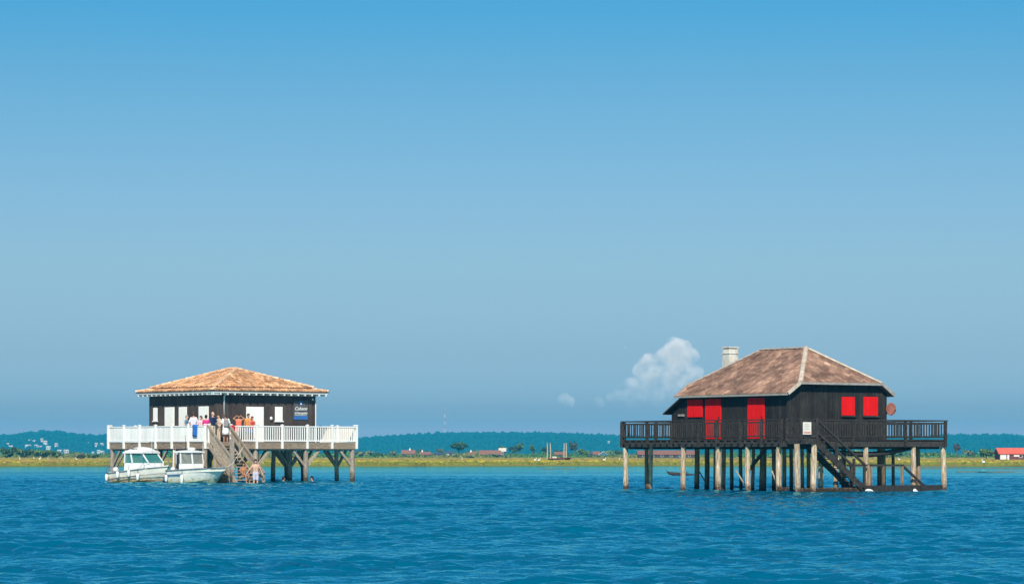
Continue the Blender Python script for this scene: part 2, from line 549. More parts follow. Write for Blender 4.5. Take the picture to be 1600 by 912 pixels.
    return tag(link('water', me), kind='structure', label='rippled blue water of the bay')

make_water()

# ------------------------------------------------------------------ marsh, mudflats, hills
GZ = 0.25                                            # marsh level
def shore_y(x):
    return 394 + 9 * math.sin(x * 0.031 + 1.0) + 5 * math.sin(x * 0.083) + 3 * math.sin(x * 0.21 + 2)

def make_marsh():
    xs = np.concatenate([[-3500, -1500, -600, -300], np.linspace(-160, 160, 161), [300, 600, 1500, 3500]])
    rows = [(-3.0, -0.5), (0.0, 0.02), (2.0, 0.16), (9.0, GZ), (40, GZ), (150, GZ), (400, GZ), (1000, GZ), (3000, GZ), (8200, GZ)]
    V, Fc = [], []
    for d, z in rows:
        for x in xs:
            V.append((x, shore_y(x) + d, z + (0.05 * math.sin(x * 0.9 + d) if 0 < d < 50 else 0)))
    n = len(xs)
    for i in range(len(rows) - 1):
        for k in range(n - 1):
            a = i * n + k
            Fc.append((a, a + 1, a + 1 + n, a + n))
    m = MB(); m.v, m.f, m.mi = V, Fc, [0] * len(Fc)
    tag(m.build('marsh', 'marsh_ground', smooth=True), kind='structure', label='flat salt marsh on the far shore')
make_marsh()

def color_attr(me, cols, name='tint'):
    a = me.color_attributes.new(name, 'FLOAT_COLOR', 'POINT')
    c = np.ones((len(me.vertices), 4), np.float32)
    c[:, :3] = cols
    a.data.foreach_set('color', c.ravel())

def make_grass():
    n = 26000
    u = rng.random(n)
    d = 2 + 900 * u ** 2.6
    x = (rng.random(n) * 2 - 1) * (0.20 * (400 + d) + 15)
    y = np.array([shore_y(a) for a in x]) + d
    h = (0.22 + 0.26 * rng.random(n)) * np.clip(1.1 - d / 500, 0.45, 1)
    w = (0.5 + 0.7 * rng.random(n)) * (1 + d / 250)
    z0 = np.where(d < 9, 0.1 + 0.02 * d, GZ) - 0.05
    ang = rng.normal(0, 0.5, n)
    dx, dy = np.cos(ang) * w / 2, np.sin(ang) * w / 2
    v = np.zeros((n, 5, 3))
    for k, (a, hh) in enumerate([(-1, 0), (1, 0), (0.75, 0.8), (0.05, 1.0), (-0.8, 0.72)]):
        v[:, k, 0] = x + a * dx
        v[:, k, 1] = y + a * dy + (0.1 * hh)
        v[:, k, 2] = z0 + h * hh * (1 + 0.15 * rng.normal(size=n))
    band = np.sin(x * 0.045 + y * 0.02) + np.sin(x * 0.011 - y * 0.05 + 2) + 0.6 * rng.normal(size=n)
    yel, brn, grn = np.array([0.36, 0.29, 0.022]), np.array([0.25, 0.165, 0.055]), np.array([0.17, 0.19, 0.03])
    c = np.where((band > 0.9)[:, None], grn, np.where((band < -0.8)[:, None], brn, yel))
    far = np.clip((d - 60) / 250, 0, 1)[:, None]
    c = c * (1 - far) + (0.55 * brn + 0.45 * grn) * far
    low = (d < 7)[:, None]
    c = np.where(low, grn * 0.9, c)
    c = c * (0.75 + 0.5 * rng.random((n, 1)))
    me = bpy.data.meshes.new('marsh_grass')
    f = [(5 * i, 5 * i + 1, 5 * i + 2, 5 * i + 3, 5 * i + 4) for i in range(n)]
    me.from_pydata(v.reshape(-1, 3).tolist(), [], f)
    color_attr(me, np.repeat(c, 5, 0))
    me.materials.append(MATS['grass'])
    tag(link('marsh_grass', me), kind='stuff', label='yellow green salt marsh grass along the far shore')
make_grass()

def mud_bank(px0, px1, y0, y1, label):
    m = MB()
    n = 28
    V = []
    for i in range(n + 1):
        t = i / n
        p = px0 + (px1 - px0) * t
        wdt = math.sin(math.pi * t) ** 0.6
        yc = (y0 + y1) / 2 + 4 * math.sin(t * 9 + px0)
        hw = (y1 - y0) / 2 * wdt * (0.75 + 0.25 * math.sin(t * 17 + px0))
        for s, z in ((-1, -0.06), (-0.7, 0.05), (0.7, 0.07), (1, -0.06)):
            Y = yc + s * max(hw, 0.2)
            V.append(((p - 800) / F_PX * yc, Y, z))
    Fc = [(4 * i + k, 4 * i + 4 + k, 4 * i + 5 + k, 4 * i + 1 + k) for i in range(n) for k in range(3)]
    m.v, m.f, m.mi = V, Fc, [0] * len(Fc)
    tag(m.build('mudflat', 'mud', smooth=True), kind='structure', label=label)
mud_bank(1380, 1660, 322, 350, 'weedy mudflat right of the black hut')
mud_bank(1495, 1585, 262, 274, 'low green mudbank nearest the right edge')
mud_bank(1290, 1500, 360, 384, 'mudflat behind the black hut')
mud_bank(845, 900, 318, 326, 'small weedy bank in the channel middle')

HILL = [(-400, 690), (-200, 686), (-60, 684), (0, 681), (30, 683), (50, 677), (90, 675), (120, 680), (150, 683), (165, 682), (230, 686), (330, 690), (450, 691), (560, 688),
        (600, 684), (640, 681), (690, 678), (760, 678), (830, 678), (870, 679), (910, 680), (960, 683), (1010, 684), (1100, 687), (1250, 688), (1400, 686),
        (1470, 683), (1500, 681), (1580, 681), (1600, 686), (1650, 690), (1800, 688), (2100, 692)]
HY = 5200.0
def hill_z(px):
    return EYE + (HORIZON - np.interp(px, [a for a, b in HILL], [b for a, b in HILL])) * HY / F_PX

def make_hills():
    pxs = np.linspace(-900, 2500, 341)
    prof = [(-700, 0.0), (-600, 0.12), (-450, 0.42), (-250, 0.78), (0, 0.93), (300, 0.8), (700, 0.0)]
    V, Fc = [], []
    for dy, s in prof:
        for p in pxs:
            V.append(((p - 800) / F_PX * HY, HY + dy, 0.1 + s * float(hill_z(p))))
    n = len(pxs)
    for i in range(len(prof) - 1):
        for k in range(n - 1):
            a = i * n + k
            Fc.append((a, a + 1, a + 1 + n, a + n))
    m = MB(); m.v, m.f, m.mi = V, Fc, [0] * len(Fc)
    tag(m.build('hill', 'hill_ground', smooth=True), kind='structure', label='long wooded ridge on the horizon')
    # woodland crowns over the near slope and the crest: one mass
    ico = [(0, 0, 1)] + [(math.cos(a) * .9, math.sin(a) * .9, .35) for a in [k * 2 * math.pi / 6 for k in range(6)]] + \
          [(math.cos(a) * .85, math.sin(a) * .85, -.5) for a in [k * 2 * math.pi / 6 + .5 for k in range(6)]]
    icf = [(0, 1 + k, 1 + (k + 1) % 6) for k in range(6)] + [(1 + k, 7 + k, 1 + (k + 1) % 6) for k in range(6)] + [(7 + k, 7 + (k + 1) % 6, 1 + (k + 1) % 6) for k in range(6)]
    ico = np.array(ico)
    cnt = 7000
    V, Fc, C = [], [], []
    sp = [a for a, b in prof]; sz = [b for a, b in prof]
    for i in range(cnt):
        p = -330 + 2300 * rng.random()
        dy = -640 + 690 * rng.random() if i % 3 else -30 + 60 * rng.random()
        s = np.interp(dy, sp, sz)
        r = 3.6 + 3.6 * rng.random()
        base = np.array([(p - 800) / F_PX * HY, HY + dy, 0.1 + s * float(hill_z(p)) + r * 0.1])
        hz = r * (0.75 + 0.5 * rng.random())
        o = len(V)
        V.extend((base + ico * np.array([r, r, hz]) * (0.85 + 0.3 * rng.random((13, 1)))).tolist())
        Fc.extend([(a + o, b + o, c + o) for a, b, c in icf])
        g = np.array([0.005, 0.05, 0.036]) * (0.8 + 0.45 * rng.random())
        C.extend([g] * 13)
    me = bpy.data.meshes.new('hill_forest')
    me.from_pydata(V, [], Fc)
    color_attr(me, np.array(C))
    me.materials.append(MATS['leaf'])
    tag(link('hill_forest', me), kind='stuff', label='far pine wood covering the ridge on the horizon')
make_hills()

# ------------------------------------------------------------------ clouds (real volumes far beyond the haze)
CLY = 11000.0
def cloud(name, lobes, label, dens, base_px, top_px, seed):
    m = MB()
    for (cx, cy, r) in lobes:
        c = at(cx, CLY, cy)
        rr = r * CLY / F_PX
        m.ball((c.x, c.y + random.uniform(-0.3, 0.3) * rr, c.z), (rr, rr, rr), 12, 8)
    tmp = m.build('tmp', 'white_paint')
    md = tmp.modifiers.new('r', 'REMESH'); md.mode = 'VOXEL'; md.voxel_size = 7.0
    tx = bpy.data.textures.new('cl%d' % seed, 'CLOUDS'); tx.noise_scale = 42.0; tx.noise_depth = 4
    dm = tmp.modifiers.new('d', 'DISPLACE'); dm.texture = tx; dm.texture_coords = 'GLOBAL'; dm.strength = 26.0; dm.mid_level = 0.5
    bpy.context.view_layer.update()
    me = bpy.data.meshes.new_from_object(tmp.evaluated_get(bpy.context.evaluated_depsgraph_get()))
    bpy.data.objects.remove(tmp)
    me.materials.clear()
    mt = bpy.data.materials.new('cloud_vapour')
    mt.use_nodes = True
    N, L = mt.node_tree.nodes, mt.node_tree.links
    N.clear()
    out = N.new('ShaderNodeOutputMaterial')
    pv = N.new('ShaderNodeVolumePrincipled')
    pv.inputs['Color'].default_value = (1.0, 0.955, 0.92, 1)
    pv.inputs['Anisotropy'].default_value = -0.55
    geo = N.new('ShaderNodeNewGeometry')
    sp = N.new('ShaderNodeSeparateXYZ')
    L.new(geo.outputs['Position'], sp.inputs[0])
    mr = N.new('ShaderNodeMapRange')
    mr.interpolation_type = 'SMOOTHSTEP'
    mr.inputs['From Min'].default_value = at(0, CLY, base_px).z
    mr.inputs['From Max'].default_value = at(0, CLY, top_px).z
    mr.inputs['To Max'].default_value = dens
    L.new(sp.outputs['Z'], mr.inputs[0])
    no = N.new('ShaderNodeTexNoise')
    no.inputs['Scale'].default_value = 0.022
    no.inputs['Detail'].default_value = 7
    no.inputs['Roughness'].default_value = 0.62
    L.new(geo.outputs['Position'], no.inputs['Vector'])
    m2 = N.new('ShaderNodeMapRange')
    m2.inputs['From Min'].default_value = 0.40
    m2.inputs['From Max'].default_value = 0.66
    L.new(no.outputs[0], m2.inputs[0])
    mu = N.new('ShaderNodeMath'); mu.operation = 'MULTIPLY'
    L.new(mr.outputs[0], mu.inputs[0]); L.new(m2.outputs[0], mu.inputs[1])
    L.new(mu.outputs[0], pv.inputs['Density'])
    L.new(pv.outputs[0], out.inputs['Volume'])
    me.materials.append(mt)
    return tag(link(name, me), label, 'cloud', 'clouds low over the horizon')
cloud('cloud', [(1058, 550, 24), (1080, 558, 14), (1035, 561, 15), (1012, 563, 13), (1000, 578, 13), (1025, 582, 18), (1058, 582, 26), (1086, 582, 15), (1094, 580, 8),
                (1045, 602, 24), (1010, 594, 15), (984, 607, 17), (970, 614, 14), (956, 622, 10), (990, 628, 14), (1000, 616, 19), (1032, 622, 18), (1070, 606, 18)],
      'large billowing cumulus cloud beside the chimney of the black hut', 0.024, 650, 562, 1)
cloud('cloud', [(880, 620, 10), (890, 628, 9), (874, 626, 6)], 'small faint cloud puff, leftmost in the sky', 0.020, 650, 612, 2)
cloud('cloud', [(934, 624, 7), (940, 630, 7)], 'tiny faint cloud puff between the other two clouds', 0.014, 648, 614, 3)

# ------------------------------------------------------------------ haze: one closed box of thin air round the camera and the land
def make_haze():
    m = MB().box(-3600, 3600, -450, 8600, -1.2, 92.0)
    me = m.mesh('haze')
    mt = bpy.data.materials.new('haze_air')
    mt.use_nodes = True
    N, L = mt.node_tree.nodes, mt.node_tree.links
    N.clear()
    out = N.new('ShaderNodeOutputMaterial')
    pv = N.new('ShaderNodeVolumePrincipled')
    pv.inputs['Color'].default_value = (0.012, 0.56, 1.0, 1)
    pv.inputs['Density'].default_value = 0.00014
    L.new(pv.outputs[0], out.inputs['Volume'])
    me.materials.append(mt)
    tag(link('haze', me), kind='stuff', label='thin blue sea haze over the bay')
make_haze()

# ------------------------------------------------------------------ shared builders for the two huts
def pile(parent, x, y, z_top, r, material, n=9, lean=0.06):
    m = MB()
    pts, rad = [], []
    jx, jy = random.uniform(-lean, lean), random.uniform(-lean, lean)
    steps = 6
    for i in range(steps + 1):
        t = i / steps
        pts.append((jx * (1 - t) + 0.012 * math.sin(7 * t + x), jy * (1 - t) + 0.012 * math.cos(6 * t + y), -1.2 + t * (z_top + 1.2)))
        rad.append(r * (1.08 - 0.10 * t) * random.uniform(0.96, 1.04))
    m.tube(pts, rad, n)
    return m.build('pile', material, parent, smooth=False, loc=(x, y, 0))

def plank_wall(parent, wall, axis, plane, a0, a1, top, z0, width, thick, material, gap=0.008):
    """Vertical planks as single pieces along a wall plane; top(a) gives the plank's top height. Children of the wall."""
    n = max(1, round((a1 - a0) / width))
    w = (a1 - a0) / n
    sgn = -1
    for i in range(n):
        b0, b1 = a0 + i * w + gap / 2, a0 + (i + 1) * w - gap / 2
        jit = random.uniform(0, 0.008)
        t0, t1 = top(b0), top(b1)
        d0, d1 = 0.0, sgn * (thick + jit)
        def P(a, d, z):
            return (a, plane + d, z) if axis == 'x' else (plane + d, a, z)
        v = [P(b0, d0, z0), P(b1, d0, z0), P(b1, d0, t1), P(b0, d0, t0), P(b0, d1, z0), P(b1, d1, z0), P(b1, d1, t1), P(b0, d1, t0)]
        m = MB()
        m.add(v, [(0, 1, 2, 3), (7, 6, 5, 4), (0, 4, 5, 1), (1, 5, 6, 2), (2, 6, 7, 3), (3, 7, 4, 0)])
        m.build('plank', material, wall)

def clip_poly(poly, clip):
    """Sutherland-Hodgman: 2-D convex clip (counter-clockwise)."""
    out = poly
    for i in range(len(clip)):
        ax, ay = clip[i]
        bx, by = clip[(i + 1) % len(clip)]
        inp, out = out, []
        if not inp:
            return []
        def side(p):
            return (bx - ax) * (p[1] - ay) - (by - ay) * (p[0] - ax)
        for j in range(len(inp)):
            p, q = inp[j], inp[(j + 1) % len(inp)]
            sp, sq = side(p), side(q)
            if sp >= 0:
                out.append(p)
            if (sp >= 0) != (sq >= 0):
                t = sp / (sp - sq)
                out.append((p[0] + t * (q[0] - p[0]), p[1] + t * (q[1] - p[1])))
    return out

def face_axes(poly):
    """Axes of a sloping roof face whose first edge is the eave: origin, along the eave, up the slope, normal."""
    P = [Vector(p) for p in poly]
    ex = (P[1] - P[0]).normalized()
    nrm = ex.cross(P[-1] - P[0]).normalized()
    ey = nrm.cross(ex)
    return P[0], ex, ey, nrm, [((p - P[0]).dot(ex), (p - P[0]).dot(ey)) for p in P]

def box_piece(name, parent, material, *a, bev=0.0):
    o = MB().box(*a).build(name, material, parent)
    return bevel(o, bev) if bev else o

# ------------------------------------------------------------------ left hut: tiled roof, white railings
FL = Frame(322, 171.0, 39.3)
LH = empty('stilt_hut', (FL.X0, FL.Y0, 0), FL.th, 'dark brown hut with orange tiled hip roof and white railings on timber stilts', 'hut')
LD, DZ = 11.18, 2.46                                   # deck side, deck height
WA, WB = 1.86, 9.32                                     # wall planes
ST0, ST1 = 0.08, 1.70                                   # stair gap on the right-hand face
BAY = LD / 6

# deck: boards as single planks, fascia beams and joists below
deck = MB()
deck.box(0.10, LD - 0.10, 0.10, LD - 0.10, DZ - 0.22, DZ - 0.06)
deck_o = deck.build('deck', 'grey_timber', LH)
nb = 56
w = LD / nb
for i in range(nb):
    box_piece('deck_board', deck_o, 'grey_timber', 0.0, LD, i * w + 0.006, (i + 1) * w - 0.006, DZ - 0.055, DZ - random.uniform(0.0, 0.006))
for (a, b, c, d) in ((0.02, LD - 0.02, 0.02, 0.09), (0.02, LD - 0.02, LD - 0.09, LD - 0.02), (0.02, 0.09, 0.095, LD - 0.095), (LD - 0.09, LD - 0.02, 0.095, LD - 0.095)):
    box_piece('fascia_beam', LH, 'brown_fascia', a, b, c, d, DZ - 0.42, DZ - 0.06, bev=0.008)
for yy in (0.35, 1.9, 3.75, 5.6, 7.48, 9.3, 10.83):
    box_piece('joist', LH, 'grey_timber', 0.12, LD - 0.12, yy - 0.09, yy + 0.09, DZ - 0.50, DZ - 0.225)

# piles with their diagonal braces
us = (0.16, LD / 3, 2 * LD / 3, LD - 0.16)
for vv in (0.20, 1.90, 5.6, 7.48, 11.0):
    for uu in us:
        if vv == 0.20 and uu == us[0]:
            uu = 0.05
        pile(LH, uu, vv, DZ - 0.43 if vv > 0.3 else DZ - 0.42, 0.155 if vv < 0.3 else 0.14, 'grey_pile')
pile(LH, us[2], 3.73, DZ - 0.45, 0.14, 'grey_pile')
pile(LH, 0.16, 3.73, DZ - 0.45, 0.14, 'grey_pile')
pile(LH, 0.16, 9.3, DZ - 0.45, 0.14, 'grey_pile')
def brace(p0, p1):
    MB().beam(p0, p1, 0.11, 0.15).build('brace', 'grey_timber', LH)
for vv in (0.20, 1.90, 7.48):
    for i, uu in enumerate(us):
        for s in (-1, 1):
            if 0 <= uu + s * 0.95 <= LD and not (vv == 0.20 and i == 0):
                brace((uu + s * 0.10, vv, DZ - 1.45), (uu + s * 0.98, vv, DZ - 0.50))
for uu in us:
    for v0 in (1.90, 5.6):
        for s in (-1, 1):
            brace((uu, v0 + s * 0.1, DZ - 1.5), (uu, v0 + s * 0.98, DZ - 0.52))
for v0 in (9.3, 11.0, 7.48, 3.73):
    brace((0.16, v0 - 0.1, DZ - 1.5), (0.16, v0 - 0.95, DZ - 0.52))
MB().beam((0.14, 10.9, 0.55), (0.14, 9.4, 1.95), 0.07, 0.14).build('brace', 'grey_timber', LH)

# walls
ZE, ZR = 5.50, 7.05                                    # eave, ridge
wall_o = MB().box(WA, WB, WA, WB, DZ, ZE).build('wall', 'tar_plank_brown', LH)
plank_wall(LH, wall_o, 'x', WA, WA, WB, lambda a: ZE, DZ + 0.004, 0.24, 0.028, 'tar_plank_brown')
plank_wall(LH, wall_o, 'y', WA, WA, WB, lambda a: ZE, DZ + 0.004, 0.24, 0.028, 'tar_plank_brown')
box_piece('corner_board', wall_o, 'tar_plank_brown', WA - 0.06, WA + 0.09, WA - 0.06, WA + 0.09, DZ + 0.004, ZE - 0.02)
box_piece('corner_board', wall_o, 'white_paint', WB + 0.004, WB + 0.05, WA - 0.06, WA + 0.05, DZ + 0.004, ZE - 0.02)

def zrow(py, depth):
    return EYE + (HORIZON - py) * depth / F_PX

def shutter_x(parent, name, p0, p1, z0, z1, plane, material, frame_m, fr, boards=3, bar=True, s=1.0):
    """Boarded shutter or door on a wall that runs along local x (facing -y)."""
    a0, a1 = sorted((fr.on_y(p0, plane), fr.on_y(p1, plane)))
    leaf = box_piece(name, parent, material, a0, a1, plane - 0.075, plane - 0.035, z0, z1, bev=0.006)
    w = (a1 - a0) / boards
    for i in range(boards):
        box_piece('board', leaf, material, a0 + i * w + 0.006, a0 + (i + 1) * w - 0.006, plane - 0.088, plane - 0.0755, z0 + 0.01, z1 - 0.01)
    if frame_m:
        box_piece('sill', leaf, frame_m, a0 - 0.05, a1 + 0.05, plane - 0.13, plane - 0.03, z0 - 0.07, z0 - 0.003)
    return leaf, a0, a1

def shutter_y(parent, name, p0, p1, z0, z1, plane, material, frame_m, fr, boards=3):
    a0, a1 = sorted((fr.on_x(p0, plane), fr.on_x(p1, plane)))
    leaf = box_piece(name, parent, material, plane - 0.075, plane - 0.035, a0, a1, z0, z1, bev=0.006)
    w = (a1 - a0) / boards
    for i in range(boards):
        box_piece('board', leaf, material, plane - 0.088, plane - 0.0755, a0 + i * w + 0.006, a0 + (i + 1) * w - 0.006, z0 + 0.01, z1 - 0.01)
    if frame_m:
        box_piece('sill', leaf, frame_m, plane - 0.13, plane - 0.03, a0 - 0.05, a1 + 0.05, z0 - 0.07, z0 - 0.003)
    return leaf, a0, a1

# right-hand face: white door, narrow white window, lamp
d1, da0, da1 = shutter_x(LH, 'door', 384, 411, DZ + 0.02, zrow(635, 175.0), WA, 'white_paint', None, FL, boards=6)
MB().box(da0 + 0.1, da0 + 0.14, WA - 0.14, WA - 0.088, DZ + 1.0, DZ + 1.14).build('handle', 'steel', d1)
shutter_x(LH, 'window', 429, 440.5, zrow(657, 176), zrow(635, 176), WA, 'white_paint', 'white_paint', FL, boards=2)
# left-hand face: narrow window and three doors
shutter_y(LH, 'window', 241, 247, zrow(657, 179.5), zrow(637, 179.5), WA, 'white_paint', 'white_paint', FL, boards=2)
shutter_y(LH, 'door', 259, 273.5, DZ + 0.02, zrow(636, 178), WA, 'white_paint', None, FL, boards=5)
shutter_y(LH, 'door', 281, 293, DZ + 0.02, zrow(635.5, 176.5), WA, 'white_paint', None, FL, boards=4)
shutter_y(LH, 'door', 312, 327, DZ + 0.02, zrow(634.5, 174.5), WA, 'white_paint', None, FL, boards=5)
lx = FL.on_y(422, WA)
lamp = MB().box(lx - 0.05, lx + 0.05, WA - 0.06, WA - 0.037, DZ + 1.38, DZ + 1.58).build('lamp_bracket', 'grey_trim', LH)
MB().ball((lx, WA - 0.13, DZ + 1.48), (0.09, 0.07, 0.11)).build('lamp_glass', 'sign_white', lamp, smooth=True)
lx = FL.on_y(487, WA)
lamp = MB().box(lx - 0.04, lx + 0.04, WA - 0.07, WA - 0.037, 5.12, 5.28).build('lamp_bracket', 'grey_trim', LH)
MB().ball((lx, WA - 0.12, 5.14), 0.06).build('lamp_glass', 'sign_white', lamp, smooth=True)
px_ = FL.on_y(349, WA)
MB().tube([(px_, WA - 0.10, 3.95), (px_, WA - 0.10, ZE - 0.22), (px_, WA - 0.3, ZE - 0.1)], [0.05] * 3, 8).build('downpipe', 'white_paint', LH, smooth=True)

# roof: lower skirt and upper hip, half-round tiles in courses
OV = 0.58
E0, E1 = WA - OV, WB + OV
CX = (WA + WB) / 2
SK = 0.72                                               # depth of the skirt course
tan_l = 0.235
zs_in = ZE + 0.10 + SK * tan_l
U0, U1 = E0 + SK - 0.10, E1 - SK + 0.10
zu = zs_in + 0.075
RH = 0.5                                                # half ridge length
soffit = MB().box(E0 + 0.02, E1 - 0.02, E0 + 0.02, E1 - 0.02, ZE + 0.005, ZE + 0.05)
roof_o = soffit.build('roof', 'white_paint', LH)
for (a, b, c, d) in ((E0, E1, E0 - 0.0, E0 + 0.019), (E0, E1, E1 - 0.019, E1), (E0, E0 + 0.019, E0 + 0.02, E1 - 0.02), (E1 - 0.019, E1, E0 + 0.02, E1 - 0.02)):
    box_piece('eave_board', roof_o, 'white_paint', a, b, c, d, ZE - 0.03, ZE + 0.10)
def hip_faces(e0, e1, ze, t0x, t1x, ty0, ty1, zt):
    A, B, C, D = (e0, e0, ze), (e1, e0, ze), (e1, e1, ze), (e0, e1, ze)
    return [[A, B, (t1x, ty0, zt), (t0x, ty0, zt)], [B, C, (t1x, ty1, zt), (t1x, ty0, zt)],
            [C, D, (t0x, ty1, zt), (t1x, ty1, zt)], [D, A, (t0x, ty0, zt), (t0x, ty1, zt)]]
skirt_in = (E0 + SK, E1 - SK)
F1 = hip_faces(E0 - 0.05, E1 + 0.05, ZE + 0.10, skirt_in[0], skirt_in[1], skirt_in[0], skirt_in[1], zs_in)
F2 = hip_faces(U0, U1, zu, CX - 0.02, CX + 0.02, CX - RH, CX + RH, ZR)
def tile_face(poly, parent, course, width):
    O, ex, ey, nrm, P2 = face_axes(poly)
    xs = [p[0] for p in P2]; ys = [p[1] for p in P2]
    H, W = max(ys), P2[1][0]
    V, Fc, A = [], [], []
    def span(h):                                        # eave-parallel extent at slope height h
        lo, hi = [], []
        n = len(P2)
        for i in range(n):
            (x0, y0), (x1, y1) = P2[i], P2[(i + 1) % n]
            if (y0 - h) * (y1 - h) <= 0 and abs(y1 - y0) > 1e-6:
                lo.append(x0 + (h - y0) / (y1 - y0) * (x1 - x0))
        return (min(lo), max(lo)) if lo else (0, 0)
    nrow = max(1, math.ceil(H / course))
    for r in range(nrow):
        h0, h1 = r * course, min((r + 1.12) * course, H)
        s0, s1 = span(min(h0 + course * 0.5, H * 0.999))
        k0, k1 = math.floor(s0 / width), math.ceil(s1 / width)
        for k in range(k0, k1):
            xc = (k + 0.5) * width + random.uniform(-0.012, 0.012)
            if xc < s0 or xc > s1:
                continue
            var = random.random()
            lift = random.uniform(0, 0.012)
            o = len(V)
            for h, e, wd in ((h0 - random.uniform(0.0, 0.03), 0.05, 0.49), (h1, 0.012, 0.42)):
                for a in (-1, -0.6, 0, 0.6, 1):
                    z = (1 - a * a) * 0.082 + e + lift - 0.03
                    p = O + ex * (xc + a * wd * width) + ey * h + nrm * z
                    V.append(tuple(p)); A.append(var)
            Fc += [(o + i, o + i + 1, o + i + 6, o + i + 5) for i in range(4)]
            Fc.append((o, o + 1, o + 2, o + 3, o + 4))
    me = bpy.data.meshes.new('roof_tiles')
    me.from_pydata(V, [], Fc)
    at_ = me.attributes.new('var', 'FLOAT', 'POINT')
    at_.data.foreach_set('value', A)
    me.materials.append(MATS['terracotta'])
    return tag(link('roof_tiles', me, parent), kind='stuff')
for fs in (F1, F2):
    for poly in fs:
        base = MB().slab(poly, 0.05).build('roof_slope', 'roof_deck', roof_o)
        tile_face(poly, roof_o, 0.36, 0.21)
def ridge_caps(p0, p1, parent, name, material, step, r, n=5, slope=0.09):
    p0, p1 = Vector(p0), Vector(p1)
    L = (p1 - p0).length
    cnt = max(1, round(L / step))
    d = (p1 - p0) / cnt
    side = d.cross(Vector((0, 0, 1))).normalized()
    up = side.cross(d).normalized()
    for i in range(cnt):
        m = MB()
        V = []
        for q, rr, e in ((p0 + d * i, r * (1 + slope), 0.16 * slope), (p0 + d * (i + 1.06), r * (1 - slope), -0.1 * slope)):
            for k in range(n):
                a = math.pi * k / (n - 1)
                V.append(q + side * math.cos(a) * rr + up * (math.sin(a) * rr * 0.75 + e))
        Fc = [(k, k + 1, k + 1 + n, k + n) for k in range(n - 1)] + [tuple(range(n)), tuple(range(2 * n - 1, n - 1, -1))]
        m.add(V, Fc)
        m.build(name, material, parent)
MATS['terracotta_cap'] = mat('terracotta_cap', [(0.3, (0.56, 0.32, 0.18)), (0.7, (0.74, 0.52, 0.35))], nscale=2, rough=0.8, rand=0.25)
rt = [(CX, CX - RH, ZR + 0.03), (CX, CX + RH, ZR + 0.03)]
for cx_, cy_, t in ((U0, U0, 0), (U1, U0, 0), (U1, U1, 1), (U0, U1, 1)):
    ridge_caps((cx_, cy_, zu + 0.04), rt[t], roof_o, 'ridge_tile', 'terracotta_cap', 0.4, 0.13)
ridge_caps(rt[0], rt[1], roof_o, 'ridge_tile', 'terracotta_cap', 0.34, 0.13)
for a, b in ((0, 0), (1, 0), (1, 1), (0, 1)):
    e, s_ = (E0 - 0.05, E1 + 0.05), skirt_in
    ridge_caps((e[a], e[b], ZE + 0.14), (s_[a], s_[b], zs_in + 0.04), roof_o, 'ridge_tile', 'terracotta_cap', 0.36, 0.12)
for i in range(17):                                     # white rafter tails under the eaves
    t = E0 + 0.12 + i * (E1 - E0 - 0.24) / 16
    box_piece('rafter_tail', roof_o, 'white_paint', t - 0.05, t + 0.05, E0 + 0.025, WA - 0.04, ZE - 0.15, ZE + 0.003)
    box_piece('rafter_tail', roof_o, 'white_paint', E0 + 0.025, WA - 0.04, t - 0.05, t + 0.05, ZE - 0.15, ZE + 0.003)

# white railings
ZT = DZ + 1.03
post_me = box_mesh('post', 0.12, 0.12, ZT - (DZ - 0.40), 'white_paint', DZ - 0.40)
bal_me = box_mesh('baluster', 0.062, 0.035, 0.80, 'white_paint', DZ + 0.12)
def cap(parent, x, y):
    m = MB()
    m.box(x - 0.08, x + 0.08, y - 0.08, y + 0.08, ZT, ZT + 0.035)
    m.add([(x - .075, y - .075, ZT + .035), (x + .075, y - .075, ZT + .035), (x + .075, y + .075, ZT + .035), (x - .075, y + .075, ZT + .035), (x, y, ZT + .075)],
          [(0, 1, 4), (1, 2, 4), (2, 3, 4), (3, 0, 4)])
    m.build('post_cap', 'white_paint', parent)
# right-hand face (open balusters), from the stair gap to the far end
m = MB()
m.box(ST1 + 0.15, LD - 0.08, -0.045, 0.045, ZT - 0.10, ZT - 0.035).box(ST1 + 0.15, LD - 0.08, -0.03, 0.03, DZ + 0.05, DZ + 0.13)
rail = m.build('railing', 'white_paint', LH)
ends = [ST1 + 0.075 + i * (LD - 0.0 - ST1 - 0.075) / 5 for i in range(6)]
for x in ends:
    link('post', post_me, rail, (x, -0.02, 0)); cap(rail, x, -0.02)
for i in range(5):
    for k in range(1, 11):
        x = ends[i] + 0.04 + k * (ends[i + 1] - ends[i] - 0.08) / 11
        link('baluster', bal_me, rail, (x, 0, 0))
